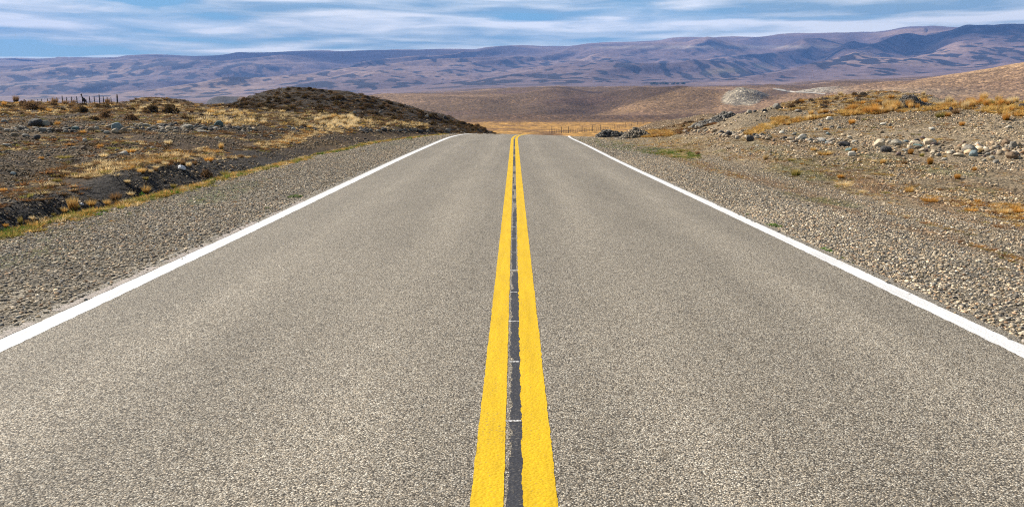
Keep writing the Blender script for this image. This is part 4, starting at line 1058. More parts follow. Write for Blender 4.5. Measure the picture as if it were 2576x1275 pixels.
def sc(ox, oy, z, rows): return [((ox + r[0] / z) / 1.2422, (oy + r[1] / z) / 1.2422, r[2] / z / 1.2422, r[3] / z / 1.2422) + tuple(r[4:]) for r in rows]
TUFTS = sc(0, 500, 5.1, [
 (1170, 805, 210, 195, 'golden', 'tallest golden tussock on the edge of the ditch', 'the tallest golden tussock'), (1020, 825, 110, 95, 'golden'), (1450, 722, 160, 115, 'golden'), (1710, 702, 125, 95, 'golden'), (1715, 777, 130, 60, 'orange'),
 (1850, 642, 200, 120, 'brown'), (2330, 512, 145, 125, 'golden'), (330, 1032, 90, 130, 'olive'), (520, 965, 110, 80, 'straw'), (850, 892, 75, 70, 'olive'), (190, 1185, 120, 55, 'orange'),
 (2255, 205, 130, 85, 'golden'), (900, 345, 150, 60, 'olive'), (60, 500, 130, 60, 'orange'), (150, 570, 180, 60, 'brown'), (700, 930, 90, 50, 'orange'), (430, 1000, 90, 60, 'brown'), (90, 1060, 110, 60, 'orange'),
 (1240, 760, 80, 60, 'olive'), (2080, 560, 130, 70, 'straw'), (1400, 300, 130, 60, 'brown'), (1680, 230, 200, 70, 'olive'), (1180, 440, 90, 70, 'straw'), (2030, 360, 130, 50, 'straw')]) + sc(0, 200, 3.1875, [
 (1410, 1083, 85, 56, 'golden'), (1860, 947, 58, 55, 'straw'), (2205, 848, 58, 62, 'golden'), (2240, 1112, 95, 60, 'olive'), (1955, 1222, 60, 32, 'orange'), (1000, 832, 66, 36, 'orange'), (1140, 802, 62, 36, 'olive'),
 (1680, 802, 95, 42, 'straw'), (830, 690, 62, 40, 'orange'), (1425, 458, 66, 42, 'straw'), (1365, 527, 62, 48, 'straw'), (1500, 602, 46, 40, 'golden'), (1595, 607, 62, 48, 'golden'), (965, 1020, 100, 55, 'brown'),
 (1350, 782, 50, 32, 'orange'), (1410, 790, 40, 28, 'golden'), (1045, 727, 40, 24, 'orange'), (575, 605, 60, 44, 'orange'), (410, 950, 60, 32, 'orange'), (640, 940, 160, 36, 'olive'), (1240, 880, 70, 40, 'straw'), (1300, 885, 120, 36, 'orange'),
 (1040, 930, 90, 50, 'straw'), (860, 1130, 100, 46, 'olive'), (1050, 1100, 140, 55, 'olive'), (745, 1115, 80, 36, 'olive'), (1449, 1070, 58, 42, 'brown'), (1500, 1077, 58, 37, 'straw'), (1550, 1064, 58, 36, 'brown'), (1575, 1000, 75, 49, 'brown'), (1640, 1008, 75, 43, 'straw'), (1704, 993, 75, 42, 'brown'), (1822, 1010, 67, 49, 'brown'), (1880, 1018, 67, 43, 'straw'), (1937, 1003, 67, 42, 'brown'),
 (1250, 770, 50, 26, 'golden'), (700, 810, 90, 26, 'orange'), (2248, 940, 84, 35, 'brown'), (2320, 946, 84, 31, 'straw'), (2392, 935, 84, 30, 'brown'), (2402, 930, 67, 32, 'brown'), (2460, 935, 67, 28, 'straw'), (2517, 925, 67, 27, 'brown'), (2080, 970, 110, 40, 'orange'), (1450, 1150, 70, 30, 'olive'), (1730, 1230, 70, 40, 'olive'), (1550, 1040, 80, 40, 'straw')]) + sc(2400, 200, 3.1875, [
 (565, 905, 170, 46, 'golden', 'wide golden mat of grass at the foot of the pale bank', 'the wide golden grass mat'), (450, 870, 66, 42, 'golden'), (858, 870, 66, 34, 'orange'), (1420, 898, 66, 52, 'orange'), (1612, 1002, 66, 70, 'orange'), (1145, 992, 70, 46, 'golden'), (1535, 1010, 52, 26, 'orange'),
 (1640, 800, 90, 56, 'orange'), (730, 1135, 70, 36, 'orange'), (1243, 1118, 46, 38, 'golden'), (1885, 1145, 72, 46, 'orange'), (2056, 1063, 50, 36, 'orange'), (1410, 1275, 90, 60, 'golden'), (1700, 1255, 50, 28, 'orange'), (1050, 980, 80, 36, 'straw'),
 (45, 978, 40, 34, 'straw'), (330, 1002, 46, 26, 'orange'), (690, 968, 50, 26, 'olive'), (1530, 920, 60, 32, 'olive'), (1760, 930, 46, 40, 'golden'), (2115, 880, 46, 52, 'straw'), (1360, 1000, 70, 50, 'brown'), (230, 965, 80, 26, 'olive'), (1105, 1090, 70, 22, 'olive'), (1210, 640, 70, 26, 'orange'),
 (835, 600, 80, 46, 'orange'), (575, 662, 66, 28, 'orange'), (960, 560, 46, 30, 'olive'), (1930, 615, 66, 40, 'orange'), (2370, 560, 90, 66, 'orange'), (2230, 415, 66, 60, 'olive'), (2370, 405, 70, 50, 'olive'), (1710, 535, 100, 60, 'olive'), (1790, 530, 80, 46, 'orange'), (1870, 500, 90, 60, 'brown'), (1365, 245, 60, 34, 'golden'), (1100, 385, 80, 36, 'orange')]) + sc(2200, 500, 2.125, [
 (905, 122, 46, 28, 'orange'), (1255, 106, 30, 26, 'golden'), (1682, 125, 52, 32, 'orange'), (1795, 72, 34, 28, 'orange'), (1362, 215, 60, 42, 'golden'), (1555, 198, 28, 18, 'orange'), (1500, 30, 46, 36, 'orange'), (1185, 26, 46, 26, 'golden'), (650, 30, 30, 20, 'orange'),
 (1990, 360, 80, 42, 'golden'), (2080, 350, 90, 40, 'orange'), (1815, 280, 50, 26, 'orange'), (1770, 340, 90, 30, 'orange'), (1500, 275, 120, 36, 'orange'), (930, 170, 120, 36, 'straw'), (610, 105, 80, 40, 'olive'), (1050, 215, 60, 26, 'straw'), (2060, 330, 80, 34, 'orange')]) + sc(1600, 200, 3.1875, [
 (1650, 850, 46, 30, 'olive'), (2525, 955, 60, 70, 'straw'), (2300, 862, 46, 30, 'orange'), (2395, 860, 40, 28, 'orange'), (1700, 880, 140, 40, 'olive'), (1850, 905, 60, 36, 'brown'), (1590, 850, 60, 20, 'orange'), (2440, 680, 90, 30, 'orange'), (2160, 790, 50, 20, 'orange')])
TP = hits([t[0] for t in TUFTS], [t[1] for t in TUFTS])
for t, P in zip(TUFTS, TP):
    put_tuft(*t[:5], label=t[5] if len(t) > 5 else None, mark=t[6] if len(t) > 6 else None, P=P)
put_shrub(519, 446, 36, 27, 'brown', 'round brown bush on the far lip of the ditch', 'the round brown bush')

def band_pts(n, pts):
    a = np.array(pts, float); px = r2.uniform(a[0, 0], a[-1, 0], n); t = r2.uniform(0, 1, n)
    py = np.interp(px, a[:, 0], a[:, 1]) * (1 - t) + np.interp(px, a[:, 0], a[:, 2]) * t
    return px, py
def band(fn, n, pts, wr, hr, kinds, clump=0, grey=0.0):
    px, py = band_pts(n * 3 if clump else n, pts)
    P = hits(px, py)
    if clump:
        f = fbm(P[:, 0] / clump, P[:, 1] / clump, 777, 2); P = np.where(np.isnan(P), -1e9, P)
        k = np.argsort(-np.nan_to_num(f, nan=-9) - r2.uniform(0, .5, len(f)))[:n]
        px, py, P = px[k], py[k], P[k]; P[P < -1e8] = np.nan
    for a, b, q in zip(px, py, P):
        w_ = r2.uniform(*wr)
        fn(a, b, w_, w_ * r2.uniform(*hr), kinds[r2.integers(len(kinds))], P=q)
# tufts: those that show largest stand as things of their own
band(put_tuft, 84, [(455, 296, 306), (520, 286, 318), (620, 278, 321), (760, 280, 322), (900, 296, 325)], (10, 19), (.6, .8), ['straw', 'golden', 'straw', 'straw'], 5)
band(put_tuft, 24, [(880, 296, 324), (960, 304, 326), (1080, 315, 328)], (8, 14), (.6, .8), ['golden', 'straw', 'brown'], 3)
band(put_tuft, 96, [(2060, 285, 296), (2160, 276, 288), (2300, 262, 282), (2420, 252, 275), (2576, 250, 302)], (13, 24), (.65, .95), ['golden', 'orange', 'golden', 'orange', 'straw'], 2)
band(put_tuft, 20, [(1930, 320, 326), (1990, 292, 318), (2060, 284, 302)], (9, 16), (.6, .8), ['golden', 'straw'], 1.5)
band(put_tuft, 22, [(1990, 256, 262), (2060, 246, 270), (2160, 230, 268), (2330, 230, 252)], (9, 16), (.6, .85), ['golden', 'straw', 'orange'], 2)
band(put_tuft, 20, [(0, 256, 285), (150, 258, 285), (290, 258, 285)], (10, 19), (.55, .8), ['brown', 'brown', 'orange', 'brown'])
band(put_tuft, 12, [(300, 262, 290), (560, 266, 295)], (9, 16), (.6, .8), ['brown', 'straw'])
# shrubs
band(put_shrub, 215, [(575, 264, 270), (640, 243, 276), (740, 221, 282), (860, 233, 292), (960, 250, 302), (1060, 277, 314), (1160, 306, 326), (1225, 327, 332)], (10, 22), (.42, .6), ['dark', 'dark', 'brown', 'dark'])
band(put_shrub, 24, [(310, 253, 262), (370, 249, 266), (450, 253, 270)], (9, 16), (.4, .55), ['dark', 'brown'])
band(put_shrub, 22, [(0, 260, 292), (300, 264, 292), (560, 268, 296)], (14, 30), (.36, .5), ['brown', 'dark', 'dark'])
for a in ((383, 283, 44, 26, 'dark'), (428, 287, 46, 30, 'dark'), (330, 302, 40, 22, 'brown'), (265, 298, 34, 26, 'brown'), (240, 304, 30, 16, 'dark'), (210, 284, 36, 22, 'dark'), (60, 268, 26, 22, 'brown'), (85, 277, 60, 28, 'brown')): put_shrub(*a)
band(put_shrub, 26, [(1990, 258, 280), (2060, 248, 280), (2160, 238, 276), (2300, 240, 268)], (12, 26), (.45, .65), ['grey', 'brown', 'grey'])
band(put_shrub, 34, [(1640, 338, 342), (1700, 314, 340), (1790, 298, 325), (1850, 300, 312)], (7, 14), (.45, .65), ['brown', 'grey', 'dark'])
# ------------------------------------------------------------------ ground plants and the many tiny tufts: uncountable cover
cov_src = []
for i in range(6):
    V, Fc, A = blades((46, 60, 34, 70, 52, 40)[i], 1300 + i, 1.5 if i % 2 else 1.0, (.6, 1.2, .8, 1.0, .5, 1.4)[i], .35, .11, seg=2)
    cov_src.append(mesh_np('cover_source', V, Fc, [M_GRASS_I], A, False))
c_coll = source_collection('ground cover sources', cov_src)
CP, CS, CT_ = [], [], []
TINT = {'golden': (.72, .48, .16), 'straw': (.80, .62, .34), 'orange': (.60, .33, .09), 'olive': (.30, .27, .07), 'brown': (.24, .15, .075), 'green': (.11, .20, .03), 'rust': (.34, .17, .07), 'dkbr': (.10, .068, .035)}
def cover(P, wr, hr, kinds):
    P = P[~np.isnan(P[:, 0])]; n = len(P)
    w_ = rng.uniform(*wr, n); CP.append(P - [0, 0, .008]); CS.append(np.stack([w_, w_, w_ * rng.uniform(*hr, n)], 1))
    CT_.append(np.array([TINT[kinds[k]] for k in rng.integers(0, len(kinds), n)]) * rng.uniform(.75, 1.2, n)[:, None])
def on_ground(X, Y): return np.stack([X, Y, H(X, Y)], 1)
def cband(n, pts, wr, hr, kinds, clump=0, thr=0.0):
    px, py = band_pts(n, pts); P = hits(px, py)
    if clump:
        P = P[~np.isnan(P[:, 0])]; P = P[fbm(P[:, 0] / clump, P[:, 1] / clump, 888, 3) > thr]
    cover(P, wr, hr, kinds)
cband(900, GOLD_L, (.14, .34), (.8, 1.2), ['straw', 'golden', 'straw', 'brown', 'dkbr'], 1.6, .0)
cband(750, GOLD_R, (.14, .30), (.8, 1.2), ['golden', 'orange', 'golden'], 1.6, -.05)
cband(650, TOPBUSH, (.10, .26), (.5, .9), ['golden', 'straw', 'brown', 'orange'])
cband(1300, SKY_L, (.12, .30), (.5, .9), ['brown', 'straw', 'brown', 'orange', 'dkbr'])
cband(1500, HILL_D, (.15, .35), (.4, .7), ['dkbr', 'dkbr', 'brown', 'dkbr'])
cband(700, ORANGE_R, (.05, .11), (.5, 1.0), ['orange', 'golden', 'straw', 'rust'], 1.1, .12)
cband(500, [(1600, 335, 346), (1700, 315, 340), (1800, 298, 312)], (.15, .32), (.4, .7), ['brown', 'straw', 'rust'])
cband(380, [(1612, 332, 346), (1640, 328, 346), (1690, 330, 342)], (.15, .3), (.5, .8), ['golden', 'orange'])
cband(450, GREEN_V, (.05, .12), (.35, .7), ['green', 'green', 'olive'])
cband(600, [(1500, 340, 350), (1650, 345, 375), (1800, 352, 385)], (.06, .16), (.4, .8), ['straw', 'orange', 'straw'], 1.2, .0)
cband(300, [(1660, 375, 385), (1700, 378, 398), (1760, 385, 402)], (.06, .14), (.6, 1.0), ['olive', 'green', 'straw'])
# only the tufts that show largest stay things of their own; the smallest join the cover
TUFTS_PUT.sort(key=lambda q: -q[0])
for _, t, P, kind, W, hh in TUFTS_PUT[292:]:
    bpy.data.objects.remove(t['o']); THINGS[:] = [q for q in THINGS if q is not t]
    cover(np.array([P]), (W * 1.1, W * 1.3), (hh / W * .8, hh / W), [kind])
# beside the road: fringe along the ditch, straw strip beyond it, creeping plants on the shoulders and slopes
n = 2600; Y = 8.5 * (56 / 8.5) ** rng.random(n); X = edge_left(Y) - rng.normal(.02, .16, n) - .1
cover(on_ground(X, Y)[fbm(Y / 1.5, Y * 0, 901, 3) + .5 * rng.random(n) > -.1], (.05, .13), (.7, 1.3), ['olive', 'golden', 'straw', 'orange', 'olive', 'green'])
n = 1500; Y = 19 * (50 / 19) ** rng.random(n); X = edge_left(Y) - rng.normal(3.3, .30, n); k = fbm(X / .9, Y / 3.0, 905, 3) > -.05; X, Y = X[k], Y[k]
cover(on_ground(X, Y), (.08, .20), (.6, 1.1), ['straw', 'brown', 'straw', 'orange'])
n = 60000; X, Y = spread(n, 11, 62, 2); k = (X < edge_left(Y) - 2.4) & (fbm(X / 1.6, Y / 1.6, 911, 3) + .08 * (Y > 36) > .0)
cover(on_ground(X[k], Y[k]), (.06, .22), (.35, .8), ['brown', 'rust', 'olive', 'dkbr', 'brown', 'straw', 'brown', 'rust'])
n = 15000; X, Y = spread(n, 10, 40, 2); k = (X > 7.2) & (fbm(X / 1.4, Y / 2.2, 921, 3) > .10)
cover(on_ground(X[k], Y[k]), (.05, .14), (.25, .7), ['orange', 'olive', 'golden', 'straw', 'rust', 'brown', 'brown'])
n = 12000; Y = 6 * (40 / 6) ** rng.random(n); X = xc(Y) + np.where(rng.random(n) < .35, rng.normal(6.05, .3, n), np.where(rng.random(n) < .6, rng.normal(7.9, .6, n), rng.uniform(9, 12, n))); k = (fbm(X / .8, Y / 6, 931, 3) > -.12) & (X < .74 * Y)
cover(on_ground(X[k], Y[k]), (.03, .08), (.3, .7), ['rust', 'rust', 'orange', 'olive', 'straw'])
n = 2600; Y = 7 * (40 / 7) ** rng.random(n); X = xc(Y) - rng.uniform(4.4, 6.8, n); k = fbm(X / .7, Y / 3, 941, 3) > .22
cover(on_ground(X[k], Y[k]), (.025, .07), (.3, .6), ['rust', 'olive', 'green', 'orange'])
CP = np.concatenate(CP); CS = np.concatenate(CS); CT_ = np.concatenate(CT_)
CR = np.stack([rng.normal(0, .1, len(CP)), rng.normal(0, .1, len(CP)), rng.uniform(0, 6.28, len(CP))], 1)
scatter('ground_cover', CP, CR, CS, CT_, c_coll, 'low dry grass and creeping plants among the gravel')

# ------------------------------------------------------------------ green weeds on the road edge
def weed_mesh(seed):
    r = np.random.default_rng(seed); V, Fc, A = [], [], []
    for i in range(150):
        a = r.uniform(0, 6.28); q = r.uniform(0, 1) ** .6; x, y = math.cos(a) * q, math.sin(a) * q * .8; z = r.uniform(.05, 1) * (1 - .7 * q); fa = r.uniform(0, 6.28)
        L, W = r.uniform(.16, .30), r.uniform(.05, .10); s = len(V); dx, dy = math.cos(fa), math.sin(fa)
        V += [(x - dy * W, y + dx * W, z), (x + dy * W, y - dx * W, z), (x + dx * L, y + dy * L, z + r.uniform(-.1, .25))]; Fc.append((s, s + 1, s + 2)); A += [(.4, r.uniform(), 0)] * 2 + [(1, r.uniform(), 0)]
    return mesh_np('weed', V, Fc, [GR['green']], np.array(A), False)
weeds = [weed_mesh(60 + i) for i in range(3)]
WD = [(1946, 570, 44, 13), (2074, 632, 46, 16), (2118, 651, 16, 8), (2137, 661, 18, 7), (1881, 541, 14, 7), (2317, 738, 14, 9), (2393, 769, 22, 9), (2446, 783, 18, 9), (2473, 794, 32, 14), (2512, 824, 50, 22), (2556, 846, 38, 15), (743, 496, 38, 9), (358, 494, 15, 18), (674, 524, 14, 7), (1030, 352, 16, 12)]
for i, (px, py, w_, h_) in enumerate(WD):
    P = hits([px], [py])[0]
    if np.isnan(P[0]): continue
    s = dist_scale(P[1]); o = bpy.data.objects.new('weed', weeds[i % 3])
    o.location = (P[0], P[1], P[2]); o.scale = (w_ * s * .5, w_ * s * .75, h_ * s * .75); o.rotation_euler = (0, 0, rng.uniform(-.3, .3))
    link(o, cat='weed', group='green weeds beside the asphalt')
    t = dict(o=o, noun='weed patch by the asphalt', words='green', px=px, py=py, w=w_, cls=(17, 30), side=1 if px > 1290 else -1)
    THINGS.append(t)

# ------------------------------------------------------------------ heaps
def heap_material(name):
    m, nt, out = new_mat(name); k = NT(nt); at = k.n('Attribute', attribute_name='soil'); p = k.pos()
    c = k.mix(1.0, at.outputs['Color'], k.ramp(k.noise(p, 9, 5, 0.65), [(0.3, 0.7), (0.7, 1.25)]), 'MULTIPLY')
    k.l(k.bsdf(c, 0.9, k.bump(k.noise(p, 14, 4, .6), .5, .05), 0.2), out.inputs['Surface']); return m
M_HEAP = heap_material('heaped stones')
def heap(name, px0, px1, pybase, tops, n, ss, cols_, base_col, label, cat, depth=.6, seed=5, mark=None, cover_f=1.0):
    """mound with stones lying all over it; tops: outline as (fraction across, height in picture units)"""
    r = np.random.default_rng(seed); P = hits([(px0 + px1) / 2], [pybase])[0]; s = dist_scale(P[1]); W = (px1 - px0) * s; D = W * depth; cx, cy, cz = P[0], P[1] + D * .5, P[2]
    tx = np.array([t[0] for t in tops]); th = np.array([t[1] for t in tops]) * s
    def hgt(u, v): return np.interp(u, tx, th) * np.clip(1 - (2 * v - 1) ** 2, 0, 1) ** .6 * (1 + .22 * vnoise(u * 7, v * 5, seed))
    g = 40; U, Vv = np.meshgrid(np.linspace(0, 1, g), np.linspace(0, 1, g), indexing='ij'); u, v = U.ravel(), Vv.ravel()
    gx, gy = cx + (u - .5) * W, cy + (v - .5) * D; gz = np.minimum(H(gx, gy), cz + .2) - .06 + hgt(u, v) * .92
    Vs = [np.stack([gx, gy, gz], 1)]; Fs = [np.concatenate([grid_faces(g, g)[:, [0, 1, 2]], grid_faces(g, g)[:, [0, 2, 3]]])]; Cs = [np.broadcast_to(C(*base_col), (g * g, 3)) * (1 + .25 * fbm(u * 9, v * 9, seed + 3, 3))[:, None]]
    off = g * g; shapes = [stone_shape(2, 1500 + i, .22, 6) for i in range(6)]
    for i in range(n):
        uu, vv = r.uniform(.02, .98), r.uniform(0.0, .75); hz = float(hgt(np.array([uu]), np.array([vv]))[0])
        V, Fc = shapes[i % 6]; q = r.uniform(*ss) * r.uniform(.7, 1.2); sc3 = q * np.array([r.uniform(.8, 1.3), r.uniform(.7, 1.1), r.uniform(.5, .85)]) * .5
        a = r.uniform(0, 6.28); ca, sa = math.cos(a), math.sin(a); R = np.array([[ca, -sa, 0], [sa, ca, 0], [0, 0, 1]]); b = r.normal(0, .4); cb, sb = math.cos(b), math.sin(b); R = R @ np.array([[1, 0, 0], [0, cb, -sb], [0, sb, cb]])
        x, y = cx + (uu - .5) * W, cy + (vv - .5) * D; zz = min(hxy(x, y), cz + .2) - .06 + hz + sc3[2] * .4
        Vs.append((V * sc3) @ R.T + [x, y, zz]); Fs.append(Fc + off); off += len(V); col = C(*cols_[r.integers(len(cols_))]) * r.uniform(.7, 1.3); Cs.append(np.broadcast_to(col, (len(V), 3)))
    me = mesh_np(name, np.concatenate(Vs) - [cx, cy, cz], np.concatenate(Fs), [M_HEAP], np.concatenate(Cs)); o = bpy.data.objects.new(name, me); o.location = (cx, cy, cz)
    link(o, label=label, cat=cat)
    if mark: LANDMARKS.append(((px0 + px1) / 2, pybase - 8, 1, mark))
DK = [(.075, .068, .058), (.10, .092, .08), (.055, .05, .044), (.15, .135, .115), (.21, .19, .155)]
heap('rock_heap', 1502, 1584, 346, [(0, 2), (.12, 9), (.22, 17), (.4, 15), (.6, 14), (.75, 11), (.9, 7), (1, 2)], 260, (.10, .28), DK, (.045, .042, .04), 'heap of dark rocks beside the road just past the crest', 'rock heap', .5, 5, 'the dark rock heap')
heap('gravel_mound', 1550, 1640, 348, [(0, 0), (.15, 4), (.35, 12), (.5, 21), (.62, 23), (.75, 18), (.88, 11), (1, 2)], 330, (.07, .2), [(.24, .20, .145), (.18, .15, .11), (.32, .27, .20), (.10, .085, .065)], (.17, .135, .09), 'mound of grey-brown gravel between the rock heap and the brown rise', 'gravel mound', .6, 6, 'the gravel mound')
heap('rock_heap', 1738, 1868, 309, [(0, 0), (.1, 3), (.3, 7), (.45, 7), (.62, 11), (.78, 17), (.9, 11), (1, 1)], 800, (.08, .26), DK + [(.26, .24, .21)], (.11, .085, .06), 'long heap of dark stones on top of the brown rise', 'rock heap', .6, 7, 'the high stone heap')
heap('earth_mound', 2248, 2378, 272, [(0, 1), (.12, 5), (.3, 17), (.42, 28), (.52, 30), (.66, 21), (.82, 11), (1, 1)], 700, (.03, .10), [(.10, .09, .075), (.16, .15, .13), (.06, .052, .045), (.22, .20, .18)], (.060, .052, .040), 'dark mound of earth and stones on the crest of the pale bank', 'earth mound', .8, 8, 'the dark earth mound')

# ------------------------------------------------------------------ white litter
def litter(px, py, w_, h_, label, seed):
    P = hits([px], [py])[0]; s = dist_scale(P[1]); V, Fc = ico(4)
    V = V * (1 + .34 * n3(V, 1.9, seed) + .16 * n3(V, 5.0, seed + 3))[:, None]; V[:, 2] = np.maximum(V[:, 2], -.35)
    V = V * [w_ * s * .5, w_ * s * .35, h_ * s * .62]
    m, nt, out = new_mat('crumpled white plastic'); k = NT(nt); p = k.pos()
    v = k.vor(p, 26, 'DISTANCE_TO_EDGE')
    k.l(k.bsdf(k.ramp(k.noise(p, 12, 3), [(0.3, (.62, .63, .68)), (0.7, (.80, .80, .80))]), .4, k.bump(v.outputs['Distance'], .8, .03), .4), out.inputs['Surface'])
    o = bpy.data.objects.new('litter', mesh_np('litter', V, Fc, [m])); o.location = (P[0], P[1], P[2] + h_ * s * .2); o.rotation_euler = (0, .25, .3); link(o, label=label, cat='litter')
litter(458, 426, 20, 11, 'crumpled white plastic lying in dry grass above the ditch', 3)
LANDMARKS.append((458, 426, -1, 'the crumpled white plastic'))
litter(206, 516, 9, 7, 'small white scrap lying beside the tallest golden tussock', 8)

# ------------------------------------------------------------------ fences
def wood_material(name, a, b):
    m, nt, out = new_mat(name); k = NT(nt); x, y, z = k.sep(k.n('TexCoord').outputs['Object'])
    g = k.noise(k.comb(k.math('MULTIPLY', x, 60), k.math('MULTIPLY', y, 60), k.math('MULTIPLY', z, 3)), 1, 5, .65)
    k.l(k.bsdf(k.ramp(g, [(.3, a), (.7, b)]), .9, k.bump(g, .6, .01), .15), out.inputs['Surface']); return m
M_POST = wood_material('weathered dark wood', (.022, .018, .016), (.065, .055, .046))
M_POST2 = wood_material('weathered grey wood', (.07, .055, .042), (.15, .12, .095))
M_WIRE, ntw2, ow2 = new_mat('fence wire'); kk = NT(ntw2); kk.l(kk.bsdf(kk.ramp(kk.noise(kk.pos(), 3, 2), [(.3, (.10, .09, .085)), (.7, (.2, .18, .17))]), .5, None, .5), ow2.inputs['Surface'])
def post_mesh(r, h, lean, seed):
    q = np.random.default_rng(seed); n, rings = 9, 7; V = []
    for j in range(rings):
        t = j / (rings - 1); rr = r * (1.08 - .2 * t)
        if j == rings - 1: rr *= .8
        for i in range(n):
            a = 2 * math.pi * i / n; e = rr * (1 + q.normal(0, .06)); V.append((math.cos(a) * e + lean * t * h, math.sin(a) * e, -.35 + t * (h + .35) + (q.normal(0, .012) if j == rings - 1 else 0)))
    V.append((lean * h, 0, h + .01)); Fc = []
    for j in range(rings - 1):
        for i in range(n):
            a, b = j * n + i, j * n + (i + 1) % n; Fc += [(a, b, b + n), (a, b + n, a + n)]
    t0 = (rings - 1) * n; Fc += [(t0 + i, t0 + (i + 1) % n, len(V) - 1) for i in range(n)]
    return mesh_np('post', V, Fc)
def wire_mesh(pts, rad, name='wire'):
    V, Fc = [], []
    for p, q in zip(pts[:-1], pts[1:]):
        p, q = Vector(p), Vector(q); d = (q - p).normalized(); a = d.cross(Vector((0, 0, 1))).normalized(); b = a.cross(d); prev = None; L = (q - p).length
        for t in (0, .5, 1):
            c_ = p.lerp(q, t) - Vector((0, 0, .02 * L * (1 - abs(2 * t - 1)))); s = len(V)
            for i in range(4): V.append(c_ + a * rad * math.cos(i * math.pi / 2) + b * rad * math.sin(i * math.pi / 2))
            if prev is not None: Fc += [(prev + i, prev + (i + 1) % 4, s + (i + 1) % 4, s + i) for i in range(4)]
            prev = s
    return mesh_np(name, [v[:] for v in V], Fc, [M_WIRE])
def fence(rows, label, rad_d, mat, wire_h, wire_r, lab_thick=None):
    """rows: (x, y, height, radius, lean)"""
    base = Vector((rows[0][0], rows[0][1], hxy(rows[0][0], rows[0][1])))
    root = bpy.data.objects.new('fence', None); root.location = base; link(root, label=label, cat='fence')
    root.empty_display_size = .3; tops = []
    for i, (x, y, h, rr, ln) in enumerate(rows):
        me = post_mesh(rr, h, ln, 300 + i); me.materials.append(mat); o = bpy.data.objects.new('post', me); z = hxy(x, y); o.location = Vector((x, y, z)) - base; link(o, root)
        if lab_thick and rr > .075: o['label'] = lab_thick
        tops.append((x, y, z, h))
    for f in wire_h:
        pts = [(x - base.x, y - base.y - rad_d, z - base.z + f) for x, y, z, h in tops]
        link(bpy.data.objects.new('wire', wire_mesh(pts, wire_r)), root)
    return root
rows = []
for cx_, cyt, ox, oy, z, rr, ln in [(510, 218, 0, 280, 6.44, .05, 0), (630, 205, 0, 280, 6.44, .05, 0), (760, 200, 0, 280, 6.44, .055, .02), (835, 193, 0, 280, 6.44, .055, 0), (955, 183, 0, 280, 6.44, .055, 0), (1060, 171, 0, 280, 6.44, .055, 0), (1150, 165, 0, 280, 6.44, .055, 0), (1258, 128, 0, 280, 6.44, .065, 0), (1343, 152, 0, 280, 6.44, .055, 0),
   (65, 368, 220, 280, 16.1, .055, 0), (332, 353, 220, 280, 16.1, .06, 0), (800, 505, 220, 280, 16.1, .045, 0), (1000, 350, 220, 280, 16.1, .055, -.06), (1212, 345, 220, 280, 16.1, .055, 0), (1470, 258, 220, 280, 16.1, .062, 0), (1655, 345, 220, 280, 16.1, .055, .03), (1862, 368, 220, 280, 16.1, .055, 0), (2050, 400, 220, 280, 16.1, .05, 0), (2355, 255, 220, 280, 16.1, .085, .03)]:
    px, pt = (ox + cx_ / z) / 1.2422, (oy + cyt / z) / 1.2422
    Yf = 97 + (297 - px) * .03; x = ray(px, 255)[0] * Yf; h = zat(pt, Yf) - hxy(x, Yf); rows.append((x, Yf, max(h, .5), rr, ln))
fence(rows, 'dark post and wire fence along the skyline above the dark slope', .06, M_POST, (.45, .72, .98), .011, 'thick dark end post')
LANDMARKS += [(297, 258, -1, 'the thick end fence post'), (90, 258, -1, 'the low fence end'), (370, 250, -1, 'the low bushy knoll'), (740, 218, -1, "the hill summit"), (840, 228, -1, "the hilltop dip"), (950, 242, -1, "the hill shoulder"), (1060, 272, -1, "the lower hill ridge"), (1170, 308, -1, "the hill's last slope"), (640, 250, -1, "the outer hill flank")]

rows = []
fa, fb = np.array([1378, 1388, 1432, 1474, 1500, 1545, 1605, 1625]), np.array([337, 335.6, 335.2, 332.5, 330, 326, 315, 311])
tall = [(300, 320), (505, 325), (650, 285), (940, 265), (1165, 260), (1330, 265), (1620, 215), (1855, 150), (1990, 140), (2115, 135), (2245, 135)]
tp = [(1680 + a / 6.78) / 1.2422 for a, b in tall]
pxs = sorted(tp + [p for p in np.arange(1382, 1590, 4.4) if min(abs(p - q) for q in tp) > 2.4])
for px in pxs:
    h3 = hit(px, float(np.interp(px, fa, fb)), 600)
    if h3 is None: continue
    t_ = px in tp; rows.append((h3[0], h3[1], (1.75 if t_ else 1.05) + rng.normal(0, .05), .075 if t_ else .035, float(rng.normal(0, .03))))
fence(rows, 'long grey post and wire fence crossing the orange grass flat', .05, M_POST2, (.3, .6, .95), .012)

